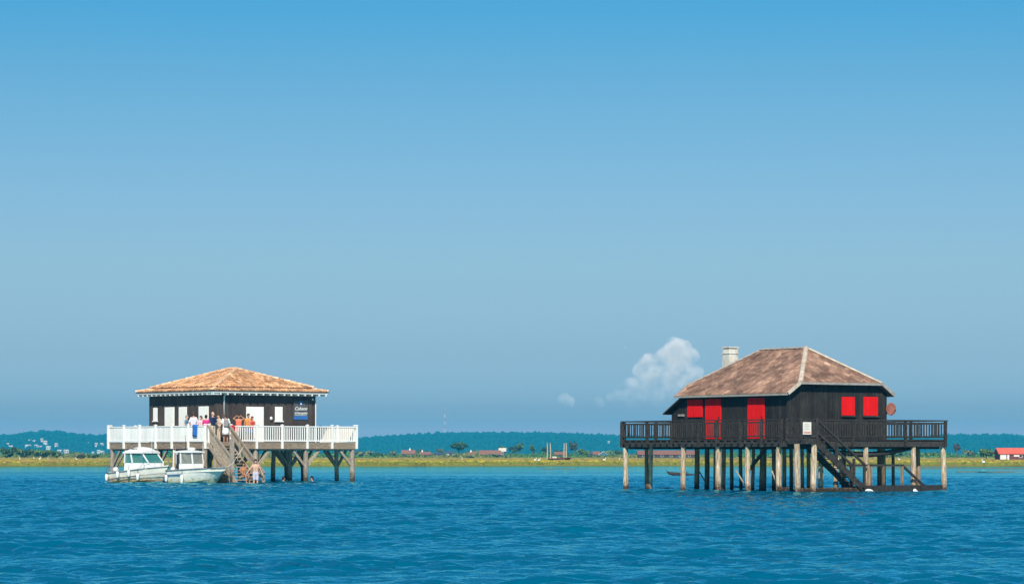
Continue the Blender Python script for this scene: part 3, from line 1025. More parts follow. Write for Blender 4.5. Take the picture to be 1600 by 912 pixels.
# left-hand face (boarded), and the two far faces (boarded)
def boarded(x0, y0, x1, y1, bays, nboard, label_posts=True):
    along_x = abs(x1 - x0) > abs(y1 - y0)
    m = MB()
    if along_x:
        m.box(x0, x1, y0 - 0.045, y0 + 0.045, ZT - 0.10, ZT - 0.035).box(x0, x1, y0 - 0.035, y0 + 0.035, DZ + 0.02, DZ + 0.12)
    else:
        m.box(x0 - 0.045, x0 + 0.045, y0, y1, ZT - 0.10, ZT - 0.035).box(x0 - 0.035, x0 + 0.035, y0, y1, DZ + 0.02, DZ + 0.12)
    r = m.build('railing', 'white_paint', LH)
    n = bays * nboard
    bw = (abs(x1 - x0) + abs(y1 - y0)) / n
    me = box_mesh('rail_board', *((bw - 0.012, 0.03) if along_x else (0.03, bw - 0.012)), 0.84, 'white_boards', DZ + 0.09)
    for i in range(n):
        t = (i + 0.5) / n
        link('rail_board', me, r, (x0 + (x1 - x0) * t, y0 + (y1 - y0) * t, random.uniform(-0.006, 0.006)))
    for i in range(bays + 1):
        t = i / bays
        x, y = x0 + (x1 - x0) * t, y0 + (y1 - y0) * t
        o = -0.03 if not along_x else 0
        link('post', post_me, r, (x + o, y, 0)); cap(r, x + o, y)
boarded(0.0, 0.06, 0.0, LD, 6, 11)
boarded(LD, 0.16, LD, LD, 6, 11)
boarded(0.16, LD, LD - 0.16, LD, 6, 11)
link('post', post_me, rail, (0.16, -0.05, 0)); cap(rail, 0.16, -0.05)

# stairs: down from the right-hand face towards the viewer
SL = 0.76                                               # fall per metre
def sz(y):
    return DZ + y * SL
m = MB()
for x in (ST0 + 0.05, ST1 - 0.02):
    m.beam((x, 0.0, DZ - 0.12), (x, -3.95, sz(-3.95) - 0.12), 0.07, 0.26)
stairs = m.build('stairs', 'grey_timber', LH)
tread_me = box_mesh('tread', ST1 - ST0 - 0.10, 0.27, 0.045, 'grey_timber')
for i in range(1, 16):
    y = -0.25 * i + 0.05
    link('tread', tread_me, stairs, ((ST0 + ST1) / 2, y, DZ - 0.19 * i + 0.0))
for x, nmid, ye in ((ST0 + 0.05, 3, -2.55), (ST1 - 0.02, 2, -3.75)):
    MB().beam((x, 0.0, DZ + 0.98), (x, ye, sz(ye) + 0.98), 0.08, 0.13).build('handrail', 'grey_timber', stairs)
    for k in range(nmid):
        h = 0.70 - 0.25 * k
        MB().beam((x + 0.045, -0.05, DZ + h), (x + 0.045, ye + 0.03, sz(ye + 0.03) + h), 0.03, 0.16).build('side_board', 'grey_timber', stairs)
    for y in ((-0.75, -1.55) if ye > -3 else (-1.15, -2.4, -3.6)):
        MB().box(x - 0.055, x + 0.055, y - 0.055, y + 0.055, -0.9, sz(y) + 1.0).build('stair_post', 'grey_timber', stairs)
MB().box(ST0 - 0.06, ST0 + 0.14, -2.72, -2.52, -1.0, 2.62).build('stair_post', 'grey_pile', stairs)
for k in range(5):                                      # planks closing the side below the stairs, right-hand side
    y = -2.2 - 0.32 * k
    MB().box(ST1 - 0.07, ST1 - 0.035, y - 0.14, y + 0.14, -0.4, sz(y) - 0.22).build('side_board', 'grey_timber', stairs)
for k in range(5):                                      # same on the left-hand side
    y = -1.0 - 0.34 * k
    if sz(y) - 0.25 > -0.2:
        MB().box(ST0 + 0.085, ST0 + 0.12, y - 0.15, y + 0.15, -0.4, sz(y) - 0.25).build('side_board', 'grey_timber', stairs)

# sign on the wall
sx0, sx1 = FL.on_y(458, WA), FL.on_y(480, WA)
szb, szt = zrow(655, 176.5), zrow(625, 176.5)
sy = WA - 0.035
sign = empty('sign', FL.world((sx0 + sx1) / 2, sy, szb), FL.th, 'slate grey sign with white script and blue foot on the dark wall', 'sign')
sw, sh = sx1 - sx0, szt - szb
MB().box(-sw / 2, sw / 2, -0.03, 0, 0, sh).build('board', 'sign_slate', sign)
MB().box(-sw / 2 + 0.01, sw / 2 - 0.01, -0.036, -0.031, 0.01, 0.2 * sh).build('foot_band', 'sign_blue', sign)
MB().box(-0.115, 0.115, -0.036, -0.031, sh * 0.76, sh * 0.985).build('emblem_field', 'sign_blue', sign)
MB().slab([(-0.05, -0.038, sh * 0.79), (0.075, -0.038, sh * 0.80), (0.06, -0.038, sh * 0.87), (0.0, -0.038, sh * 0.93), (-0.02, -0.038, sh * 0.90)], 0.001).build('emblem', 'sign_white', sign)
text_mesh('lettering', 'Cabane', 0.31, 'sign_white', sign, (0.0, -0.034, sh * 0.58), (R(90), 0, 0), shear=0.35)
text_mesh('lettering', 'tchanquée', 0.235, 'sign_white', sign, (0.0, -0.034, sh * 0.35), (R(90), 0, 0), shear=0.35)
MB().box(-0.16, 0.2, -0.036, -0.031, sh * 0.455, sh * 0.49).build('dark_line', 'black_rubber', sign)
MB().box(-sw * 0.42, sw * 0.42, -0.036, -0.031, sh * 0.225, sh * 0.24).build('rule_line', 'sign_white', sign)

# ------------------------------------------------------------------ right hut: black planks, red shutters
S = 0.985
FR = Frame(1224, 129.5, 35.0, S)
RHT = empty('stilt_hut', (FR.X0, FR.Y0, 0), FR.th, 'black planked hut with red shutters and brown shingle roof on pale stilts', 'hut', s=S)
BX, AY, RZ = 10.35, 12.37, 2.47
m = MB().box(0.1, BX - 0.1, 0.1, AY - 0.1, RZ - 0.2, RZ - 0.06)
rdeck = m.build('deck', 'tar_beam', RHT)
nb = 52
w = AY / nb
for i in range(nb):
    box_piece('deck_board', rdeck, 'tar_beam', -0.02, BX + 0.02, i * w + 0.006, (i + 1) * w - 0.006, RZ - 0.055, RZ - random.uniform(0, 0.006))
for (a, b, c, d) in ((0.03, BX - 0.03, 0.03, 0.10), (0.03, BX - 0.03, AY - 0.10, AY - 0.03), (0.03, 0.10, 0.105, AY - 0.105), (BX - 0.10, BX - 0.03, 0.105, AY - 0.105)):
    box_piece('rim_beam', RHT, 'tar_beam', a, b, c, d, RZ - 0.36, RZ - 0.10, bev=0.008)
for i in range(25):
    y = 0.25 + i * (AY - 0.5) / 24
    box_piece('joist_end', RHT, 'tar_beam', -0.07, 0.028, y - 0.05, y + 0.05, RZ - 0.22, RZ - 0.065)
for yy in (0.5, 2.6, 4.7, 6.8, 8.9, 11.9):
    box_piece('cross_beam', RHT, 'tar_beam', 0.12, BX - 0.12, yy - 0.09, yy + 0.09, RZ - 0.46, RZ - 0.205)
# bowed timber slung below the right-hand side
m = MB()
pts = []
for i in range(9):
    t = i / 8
    pts.append((3.2 + 5.2 * t, 0.42, RZ - 0.42 - 0.30 * math.sin(math.pi * (0.15 + 0.8 * t)) ** 1.3))
m.tube(pts, [0.05, 0.09, 0.12, 0.13, 0.13, 0.13, 0.12, 0.09, 0.05], 8)
m.build('slung_timber', 'tar_beam', RHT, smooth=True)

# stilts: pale round posts along the two near faces, dark ones behind
front = []
for p in (977, 1068, 1122, 1168, 1217):
    front.append((0.16, FR.on_x(p, 0.16)))
for p in (1353, 1427, 1474):
    front.append((FR.on_y(p, 0.16), 0.16))
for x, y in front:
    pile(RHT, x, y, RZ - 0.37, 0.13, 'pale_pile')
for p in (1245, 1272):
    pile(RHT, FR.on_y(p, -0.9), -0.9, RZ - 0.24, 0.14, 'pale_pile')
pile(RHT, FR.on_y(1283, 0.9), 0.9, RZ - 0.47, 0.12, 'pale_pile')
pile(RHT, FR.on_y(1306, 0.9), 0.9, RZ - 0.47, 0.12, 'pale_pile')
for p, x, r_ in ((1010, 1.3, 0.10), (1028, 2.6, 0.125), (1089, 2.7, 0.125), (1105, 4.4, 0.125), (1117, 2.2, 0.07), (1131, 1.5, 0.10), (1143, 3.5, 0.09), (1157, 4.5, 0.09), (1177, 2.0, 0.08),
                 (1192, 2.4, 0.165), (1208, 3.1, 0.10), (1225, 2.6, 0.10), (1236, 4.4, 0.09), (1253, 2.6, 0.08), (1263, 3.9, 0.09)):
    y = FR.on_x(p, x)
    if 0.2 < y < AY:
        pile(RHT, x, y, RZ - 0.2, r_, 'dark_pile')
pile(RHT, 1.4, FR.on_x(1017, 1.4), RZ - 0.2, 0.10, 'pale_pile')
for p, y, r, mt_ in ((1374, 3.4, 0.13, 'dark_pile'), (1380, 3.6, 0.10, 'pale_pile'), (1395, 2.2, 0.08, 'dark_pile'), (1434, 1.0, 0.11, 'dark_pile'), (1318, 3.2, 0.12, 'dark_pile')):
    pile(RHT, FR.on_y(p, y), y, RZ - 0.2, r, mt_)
MB().beam((0.9, FR.on_x(1170, 0.9), 1.0), (0.9, FR.on_x(1200, 0.9), 2.15), 0.09, 0.14).build('brace', 'tar_beam', RHT)
MB().beam((1.5, FR.on_x(1105, 1.5), 0.25), (1.5, FR.on_x(1092, 1.5), 0.95), 0.04, 0.05).build('brace', 'dark_pile', RHT)
MB().beam((0.5, FR.on_x(1150, 0.5), 1.0), (0.5, FR.on_x(1164, 0.5), 0.3), 0.035, 0.05).build('brace', 'pale_pile', RHT)
MB().beam((0.5, FR.on_x(1206, 0.5), 1.0), (0.5, FR.on_x(1214, 0.5), 0.35), 0.035, 0.05).build('brace', 'pale_pile', RHT)
MB().beam((0.1, FR.on_x(1217, 0.1), 0.16), (0.1, -0.2, 0.16), 0.14, 0.18).build('brace', 'dark_pile', RHT)
MB().beam((0.3, -0.85, 0.12), (4.0, -0.85, 0.12), 0.14, 0.18).build('brace', 'dark_pile', RHT)

# walls: a boarded box with a clipped gable on the right-hand face
WX0, WX1, WY0, WY1 = 1.34, 7.42, 1.20, 9.12
EX0, EX1, EY0, EY1 = 1.04, 7.72, 0.90, 9.42            # eaves
ZEV, ZHH, ZRG = 4.60, 5.12, 6.84                        # eave, clipped-gable eave, ridge
pitch = (ZRG - ZEV) / ((EX1 - EX0) / 2)
CXR = (EX0 + EX1) / 2
HX = (ZHH - ZEV) / pitch                                # run of the verge up to the clipped hip
def gable_top(x):
    return min(ZHH - 0.06, ZEV - 0.06 + pitch * min(x - EX0, EX1 - x))
m = MB()
prof = [(WX0, RZ), (WX1, RZ), (WX1, gable_top(WX1)), (EX1 - HX, ZHH - 0.06), (EX0 + HX, ZHH - 0.06), (WX0, gable_top(WX0))]
n = len(prof)
V = [(x, WY0, z) for x, z in prof] + [(x, WY1, z) for x, z in prof]
m.add(V, [tuple(range(n)), tuple(range(2 * n - 1, n - 1, -1))] + [((i + 1) % n, i, i + n, (i + 1) % n + n) for i in range(n)])
rwall = m.build('wall', 'tar_plank_black', RHT)
plank_wall(RHT, rwall, 'x', WY0, WX0, WX1, gable_top, RZ + 0.004, 0.17, 0.026, 'tar_plank_black')
plank_wall(RHT, rwall, 'y', WX0, WY0, WY1, lambda a: gable_top(WX0), RZ + 0.004, 0.17, 0.026, 'tar_plank_black')
box_piece('corner_board', rwall, 'tar_plank_black', WX0 - 0.06, WX0 + 0.08, WY0 - 0.06, WY0 + 0.08, RZ + 0.004, gable_top(WX0) - 0.02)
box_piece('corner_board', rwall, 'tar_plank_black', WX1 - 0.02, WX1 + 0.05, WY0 - 0.06, WY0 + 0.08, RZ + 0.004, gable_top(WX1) - 0.02)
# lean-to at the far left end
m = MB().slab([(1.34, WY1 + 0.01, RZ), (1.34, WY1 + 0.01, 4.40), (1.34, 10.0, 3.86), (1.34, 10.0, RZ)], 3.6)
ann = m.build('lean_to', 'tar_plank_black', RHT)
plank_wall(RHT, ann, 'y', WX0, WY1 + 0.02, 10.0, lambda a: 4.38 - (a - WY1) * 0.62, RZ + 0.004, 0.17, 0.026, 'tar_plank_black')
MB().slab([(1.02, 9.0, 4.52), (5.2, 9.0, 4.52), (5.2, 10.36, 3.76), (1.02, 10.36, 3.76)], 0.06).build('lean_to_roof', 'tar_beam', ann)

# shutters and doors
zwin0, zwin1 = 3.56, 4.40
shutter_y(RHT, 'shutter', 1076, 1099, zwin0, zwin1 + 0.02, WX0, 'red_paint', None, FR, boards=6)
dd, a0, a1 = shutter_y(RHT, 'door', 1104, 1128, RZ + 0.03, zwin1 + 0.03, WX0, 'red_paint', None, FR, boards=6)
MB().box(WX0 - 0.13, WX0 - 0.09, a0 + 0.12, a0 + 0.16, RZ + 0.95, RZ + 1.1).build('handle', 'black_rubber', dd)
dd, a0, a1 = shutter_y(RHT, 'door', 1170, 1196, RZ + 0.03, zwin1 + 0.03, WX0, 'red_paint', None, FR, boards=6)
MB().box(WX0 - 0.13, WX0 - 0.09, a0 + 0.12, a0 + 0.16, RZ + 0.95, RZ + 1.1).build('handle', 'black_rubber', dd)
shutter_x(RHT, 'shutter', 1314, 1334, 3.60, 4.48, WY0, 'red_paint', 'tar_beam', FR, boards=5)
shutter_x(RHT, 'shutter', 1348, 1370, 3.60, 4.50, WY0, 'red_paint', 'tar_beam', FR, boards=5)
for p in (1064, 1068):
    y = FR.on_x(p, WX0)
    MB().box(WX0 - 0.10, WX0 - 0.036, y - 0.12, y + 0.12, 3.62, 3.72).build('wall_bracket', 'grey_trim', RHT)

# roof: clipped-hip, diamond shingles as single pieces on the two faces in view
SB = (EY1 - EY0)
setb = (ZRG - ZHH) / pitch
RY0, RY1 = EY0 + setb, EY1 - setb
front_slope = [(EX0, EY1, ZEV), (EX0, EY0, ZEV), (EX0 + HX, EY0, ZHH), (CXR, RY0, ZRG), (CXR, RY1, ZRG), (EX0 + HX, EY1, ZHH)]
back_slope = [(EX1, EY0, ZEV), (EX1, EY1, ZEV), (EX1 - HX, EY1, ZHH), (CXR, RY1, ZRG), (CXR, RY0, ZRG), (EX1 - HX, EY0, ZHH)]
hip_near = [(EX0 + HX, EY0, ZHH), (EX1 - HX, EY0, ZHH), (CXR, RY0, ZRG)]
hip_far = [(EX1 - HX, EY1, ZHH), (EX0 + HX, EY1, ZHH), (CXR, RY1, ZRG)]
rroof = MB().slab(front_slope, 0.07).build('roof', 'roof_deck', RHT)
for poly in (back_slope, hip_near, hip_far):
    MB().slab(poly, 0.07).build('roof_slope', 'roof_deck', rroof)
def diamonds(poly, half, count_cap=400):
    O, ex, ey, nrm, P2 = face_axes(poly)
    xs = [p[0] for p in P2]; ys = [p[1] for p in P2]
    r = 0
    y = -half
    while y < max(ys) + half:
        x = min(xs) + (half if r % 2 else 0)
        while x < max(xs) + half:
            d = [(x, y - half * 1.0), (x + half * 0.99, y), (x, y + half * 1.0), (x - half * 0.99, y)]
            c = clip_poly(d, P2)
            if len(c) >= 3:
                area = abs(sum(c[i][0] * c[(i + 1) % len(c)][1] - c[(i + 1) % len(c)][0] * c[i][1] for i in range(len(c)))) / 2
                if area > 0.004:
                    j = random.uniform(0, 0.008)
                    pts = [O + ex * px + ey * py + nrm * (0.030 + j - 0.045 * (py - y)) for px, py in c]
                    MB().slab(pts, 0.02).build('shingle', 'shingle', rroof)
            x += 2 * half
        y += half
        r += 1
diamonds(front_slope, 0.24)
diamonds(hip_near, 0.24)
# caps, verges and gutters
def strip(p0, p1, w, h, material, name, lift=0.05):
    p0, p1 = Vector(p0), Vector(p1)
    MB().beam(p0 + Vector((0, 0, lift)), p1 + Vector((0, 0, lift)), w, h).build(name, material, rroof)
ridge_caps((CXR, RY1, ZRG + 0.02), (CXR, RY0, ZRG + 0.02), rroof, 'ridge_cap', 'grey_trim', 0.45, 0.10)
ridge_caps((EX0 + HX, EY0, ZHH + 0.02), (CXR, RY0, ZRG + 0.03), rroof, 'hip_cap', 'lichen_cap', 0.6, 0.125, slope=0.02)
ridge_caps((EX1 - HX, EY0, ZHH + 0.02), (CXR, RY0, ZRG + 0.03), rroof, 'hip_cap', 'lichen_cap', 0.6, 0.10, slope=0.02)
ridge_caps((EX0 + HX, EY1, ZHH + 0.01), (CXR, RY1, ZRG + 0.01), rroof, 'hip_cap', 'grey_trim', 0.45, 0.09)
strip((EX0, EY0 - 0.02, ZEV), (EX0 + HX, EY0 - 0.02, ZHH), 0.06, 0.16, 'lichen_cap', 'verge_board', 0.0)
strip((EX1, EY0 - 0.02, ZEV), (EX1 - HX, EY0 - 0.02, ZHH), 0.06, 0.16, 'grey_trim', 'verge_board', 0.0)
strip((EX0 + HX, EY0 - 0.03, ZHH - 0.03), (EX1 - HX, EY0 - 0.03, ZHH - 0.03), 0.06, 0.10, 'grey_trim', 'gutter', 0.0)
strip((EX0 - 0.03, EY1, ZEV - 0.04), (EX0 - 0.03, EY0 + 0.02, ZEV - 0.04), 0.07, 0.09, 'grey_trim', 'gutter', 0.0)
strip((EX1 + 0.03, EY1, ZEV - 0.04), (EX1 + 0.03, EY0, ZEV - 0.04), 0.07, 0.09, 'lichen_cap', 'gutter', 0.0)
# chimney on the far end of the roof
cy = FR.on_x(1141, 4.4)
chim = MB().box(4.1, 4.7, cy - 0.25, cy + 0.25, 5.0, 6.98).build('chimney', 'chimney_render', rroof)
box_piece('chimney_cap', chim, 'chimney_render', 4.07, 4.73, cy - 0.28, cy + 0.28, 6.74, 6.80)
box_piece('chimney_cap', chim, 'roof_deck', 4.14, 4.66, cy - 0.21, cy + 0.21, 6.982, 7.03)
box_piece('chimney_cap', chim, 'chimney_render', 4.06, 4.74, cy - 0.29, cy + 0.29, 7.032, 7.09)
# satellite dish on the right-hand corner
dx = FR.on_y(1391, WY0 - 0.2)
m = MB()
seg = 20
c0 = Vector((dx + 0.02, WY0 - 0.20, 3.93))
V = [c0]
for rr, dep in ((0.15, 0.0), (0.24, -0.025), (0.30, -0.05)):
    for k in range(seg):
        a = 2 * math.pi * k / seg
        V.append(c0 + Vector((math.cos(a) * rr * 0.92, dep - math.cos(a) * rr * 0.12, math.sin(a) * rr)))
Fc = [(0, 1 + k, 1 + (k + 1) % seg) for k in range(seg)]
for q in range(2):
    Fc += [(1 + q * seg + k, 1 + (q + 1) * seg + k, 1 + (q + 1) * seg + (k + 1) % seg, 1 + q * seg + (k + 1) % seg) for k in range(seg)]
m.add(V, Fc)
dish = m.build('satellite_dish', 'rust', RHT, smooth=True)
sd = dish.modifiers.new('thick', 'SOLIDIFY'); sd.thickness = 0.02
MB().tube([(dx, WY0 - 0.17, 3.9), (dx - 0.1, WY0 + 0.0, 3.65), (dx - 0.1, WY0 + 0.0, 3.3)], [0.025] * 3, 6).build('dish_arm', 'tar_beam', dish)
MB().tube([(dx + 0.02, WY0 - 0.22, 3.63), (dx + 0.05, WY0 - 0.5, 3.85)], [0.015] * 2, 6).build('feed_arm', 'tar_beam', dish)
MB().ball((dx + 0.05, WY0 - 0.5, 3.87), 0.04).build('feed_horn', 'tar_beam', dish)

# black railings on all four sides
RT = RZ + 0.93
rb_me = {}
def black_rail(x0, y0, x1, y1, post_t, nbal, skip=None):
    along_x = abs(x1 - x0) > abs(y1 - y0)
    m = MB()
    if along_x:
        m.box(x0, x1, y0 - 0.06, y0 + 0.06, RT - 0.055, RT).box(x0, x1, y0 - 0.025, y0 + 0.025, RT - 0.19, RT - 0.12).box(x0, x1, y0 - 0.025, y0 + 0.025, RZ + 0.09, RZ + 0.16)
    else:
        m.box(x0 - 0.06, x0 + 0.06, y0, y1, RT - 0.055, RT).box(x0 - 0.025, x0 + 0.025, y0, y1, RT - 0.19, RT - 0.12).box(x0 - 0.025, x0 + 0.025, y0, y1, RZ + 0.09, RZ + 0.16)
    r = m.build('railing', 'tar_beam', RHT)
    key = along_x
    if key not in rb_me:
        rb_me[key] = box_mesh('baluster', *((0.055, 0.024) if along_x else (0.024, 0.055)), 0.70, 'tar_beam', RZ + 0.11)
        rb_me['p'] = box_mesh('post', 0.12, 0.12, 1.24, 'tar_beam', RZ - 0.37)
    o = (0, -0.038) if along_x else (-0.038, 0)
    for i in range(nbal):
        t = (i + 0.5) / nbal
        link('baluster', rb_me[key], r, (x0 + (x1 - x0) * t + o[0], y0 + (y1 - y0) * t + o[1], random.uniform(-0.01, 0.01)))
    for t in post_t:
        link('post', rb_me['p'], r, (x0 + (x1 - x0) * t + o[0] * 0.6, y0 + (y1 - y0) * t + o[1] * 0.6, 0))
    return r
black_rail(0.0, 0.06, 0.0, AY, [0.005, 0.12, 0.245, 0.39, 0.50, 0.67, 0.83, 0.995], 76)
black_rail(1.25, 0.0, BX, 0.0, [0.0, 0.33, 0.70, 0.985], 56)
black_rail(BX, 0.06, BX, AY, [0.2, 0.4, 0.6, 0.8, 0.995], 60)
black_rail(0.16, AY, BX - 0.16, AY, [0.0, 0.2, 0.4, 0.6, 0.8, 1.0], 56)

# landing and stairs beside the right-hand face
LX0, LX1 = 0.20, 1.15
box_piece('landing', RHT, 'tar_beam', LX0, LX1, -1.05, -0.03, RZ - 0.24, RZ - 0.005, bev=0.01)
lrail = MB().beam((LX0, -1.0, RT - 0.03), (LX1, -1.0, RT - 0.03), 0.10, 0.06).build('railing', 'tar_beam', RHT)
MB().beam((LX0, -0.95, RT - 0.031), (LX0, 0.0, RT - 0.031), 0.10, 0.06).build('side_rail', 'tar_beam', lrail)
MB().beam((LX0, -1.0, RZ + 0.12), (LX1, -1.0, RZ + 0.12), 0.05, 0.06).build('lower_rail', 'tar_beam', lrail)
MB().beam((LX0, -0.97, RZ + 0.121), (LX0, 0.0, RZ + 0.121), 0.05, 0.06).build('lower_rail', 'tar_beam', lrail)
for (x, y) in ((LX0, -1.0), (LX1, -1.0), (LX0, -0.02)):
    MB().box(x - 0.06, x + 0.06, y - 0.06, y + 0.06, RZ - 0.1, RT + 0.02).build('post', 'tar_beam', lrail)
for i in range(9):
    x = LX0 + 0.1 + i * (LX1 - LX0 - 0.2) / 8
    link('baluster', rb_me[True], lrail, (x, -1.0, 0))
    y = -0.92 + i * 0.10
    link('baluster', rb_me[False], lrail, (LX0, y, 0))
SX0, SX1, SZ1 = LX1, 4.1, 0.12
m = MB()
for y in (-0.98, -0.10):
    m.beam((SX0 - 0.05, y, RZ - 0.12), (SX1, y, SZ1), 0.07, 0.30)
rst = m.build('stairs', 'tar_beam', RHT)
tme = box_mesh('tread', 0.26, 0.80, 0.04, 'tar_beam')
for i in range(11):
    t = (i + 0.5) / 11
    link('tread', tme, rst, (SX0 + (SX1 - SX0) * t, -0.54, RZ + (SZ1 - RZ) * t + 0.0))
for y in (-1.0, -0.08):
    MB().beam((SX0, y, RT - 0.02), (SX1 + 0.1, y, 1.22), 0.08, 0.10).build('handrail', 'tar_beam', rst)
    for t in (0.0, 0.42, 0.78, 1.0):
        x, z = SX0 + (SX1 - SX0) * t, RZ + (SZ1 - RZ) * t
        MB().box(x - 0.05, x + 0.05, y - 0.05, y + 0.05, max(z - 0.3, -0.6), z + 0.92 + (0.15 if t == 1 else 0)).build('stair_post', 'tar_beam', rst)
# low platform at the foot of the stairs
PX0, PX1 = 4.0, 8.9
plat = box_piece('platform', RHT, 'tar_beam', PX0, PX1, -1.1, -0.1, 0.10, 0.20)
for i in range(5):
    box_piece('platform_board', plat, 'tar_beam', PX0 - 0.05, PX1 + 0.05, -1.14 + i * 0.21, -0.95 + i * 0.21, 0.203, 0.25)
box_piece('platform_edge', plat, 'tar_beam', PX0, PX1 + 0.02, -1.19, -1.145, -0.02, 0.30)
prail = MB().beam((PX0 - 0.2, -0.12, 1.24), (7.35, -0.12, 1.24), 0.07, 0.10).beam((7.30, -0.12, 1.24), (PX1 + 0.1, -0.12, 0.05), 0.07, 0.11).build('platform_rail', 'tar_beam', RHT)
for x in (4.15, 5.3, 6.1, 7.3):
    MB().box(x - 0.05, x + 0.05, -0.17, -0.07, -0.6, 1.19).build('post', 'dark_pile', prail)
pile(RHT, 4.35, -1.02, 1.25, 0.07, 'dark_pile')

# notice board hung on the landing rail
nx = FR.on_y(1261, -1.09)
nt_ = empty('notice_board', FR.world(nx, -1.075, RZ + 0.20), FR.th, 'small pale notice board hung on the black landing rail', 'sign')
MB().box(-0.24, 0.24, -0.03, 0.0, 0, 0.56).build('board', 'notice', nt_)
MB().box(-0.20, 0.20, -0.035, -0.031, 0.05, 0.13).build('print', 'notice_print', nt_)
for k in range(4):
    MB().box(-0.18, 0.16 - 0.06 * (k % 2), -0.035, -0.031, 0.22 + 0.075 * k, 0.235 + 0.075 * k).build('print_line', 'grey_trim', nt_)

# floats tied along the platform
def buoy(px, depth, rl, rot, label):
    p = at(px, depth, z=0.03)
    o = MB()
    o.tube([(-rl, 0, 0), (-rl * 0.8, 0, 0), (-rl * 0.4, 0, 0), (rl * 0.4, 0, 0), (rl * 0.8, 0, 0), (rl, 0, 0)], [0.03, 0.08, 0.11, 0.11, 0.08, 0.03], 10)
    o.tube([(rl, 0, 0), (rl + 0.06, 0, 0.0)], [0.03, 0.03], 8)
    ob = o.build('buoy', 'fender', smooth=True)
    ob.location = p
    ob.rotation_euler = (0, 0.1, rot)
    MB().tube([(rl + 0.06, 0, 0), (rl + 0.1, 0.1, 0.1), (rl, 0.45, 0.2)], [0.012] * 3, 5).build('rope', 'black_rubber', ob)
    return tag(ob, label, 'buoy', 'floats along the low platform')
buoy(1358, 130.7, 0.20, 0.3, 'white cigar shaped float just right of the black stair foot')
buoy(1419, 132.5, 0.16, 0.5, 'short white float in the middle of the low platform edge')
buoy(1428, 132.6, 0.14, -0.7, 'tilted white float, rightmost along the low platform edge')

# ------------------------------------------------------------------ boats beside the left hut
def hull_loft(L, beam, sheer0, sheer1, draft, flare=0.84, bow_full=0.55, n=14, rake=0.55, rise=1.3):
    """Closed hull: x forward from the transom (0) to the stem (L). Sections of (x, half beam, chine half beam, chine, keel, sheer, rake)."""
    secs = []
    for i in range(n + 1):
        t = i / n
        b = beam / 2 * (0.90 + 0.10 * min(1, t / 0.35)) if t < bow_full else beam / 2 * max(0.03, 1 - ((t - bow_full) / (1 - bow_full)) ** 2.3)
        sh = sheer0 + (sheer1 - sheer0) * t ** rise
        k = -draft + max(0, (t - 0.8) / 0.2) ** 2 * (draft + 0.12)
        ch = 0.06 + 0.42 * max(0, t - 0.25) ** 1.5
        secs.append((t * L, b, b * (flare - 0.30 * max(0, t - 0.45)), max(ch, k + 0.03), k, sh, rake * max(0, (t - 0.45) / 0.55) ** 1.6))
    return [q[:6] for q in secs], [q[6] for q in secs]

def build_hull(parent, hull, material):
    secs, rk = hull
    V, Fc = [], []
    for (x, b, bc, ch, k, sh), r in zip(secs, rk):
        V += [(x, -b, sh), (x - r * 0.30, -(b + bc) / 2 - 0.02, (sh + ch) / 2), (x - r * 0.72, -bc, ch), (x - r, 0, k), (x - r * 0.72, bc, ch), (x - r * 0.30, (b + bc) / 2 + 0.02, (sh + ch) / 2), (x, b, sh)]
    n = 7
    for i in range(len(secs) - 1):
        for j in range(6):
            a = i * n + j
            Fc.append((a, a + n, a + n + 1, a + 1))
    Fc.append(tuple(range(7)))
    m = MB(); m.v, m.f, m.mi = V, Fc, [0] * len(Fc)
    return m.build('hull', material, parent, smooth=False)

def gunwale(parent, secs, material, drop=0.0, r=0.035, name='rub_rail', side=(-1, 1)):
    for s in side:
        m = MB()
        m.tube([(x, s * (b + 0.01), sh - drop) for (x, b, bc, ch, k, sh) in secs], [r] * len(secs), 6)
        m.build(name, material, parent, smooth=True)

def deck_sheet(parent, secs, i0, i1, drop, name='foredeck', material='hull_white', camber=0.06):
    V, Fc = [], []
    for (x, b, bc, ch, k, sh) in secs[i0:i1 + 1]:
        for a in (-1, -0.5, 0, 0.5, 1):
            V.append((x, a * b * 0.98, sh - drop + camber * (1 - a * a)))
    for i in range(i1 - i0):
        for j in range(4):
            q = i * 5 + j
            Fc.append((q, q + 5, q + 6, q + 1))
    m = MB(); m.v, m.f, m.mi = V, Fc, [0] * len(Fc)
    return m.build(name, material, parent, smooth=True)

gm = bpy.data.materials.new('boat_glass')
gm.use_nodes = True
gb = gm.node_tree.nodes['Principled BSDF']
gb.inputs['Base Color'].default_value = (0.03, 0.18, 0.18, 1)
gb.inputs['Roughness'].default_value = 0.05
gb.inputs['Alpha'].default_value = 0.82
MATS['boat_glass'] = gm
gm2 = gm.copy()
gm2.name = 'boat_glass_clear'
gm2.node_tree.nodes['Principled BSDF'].inputs['Base Color'].default_value = (0.24, 0.25, 0.23, 1)
gm2.node_tree.nodes['Principled BSDF'].inputs['Alpha'].default_value = 0.7
MATS['boat_glass_clear'] = gm2

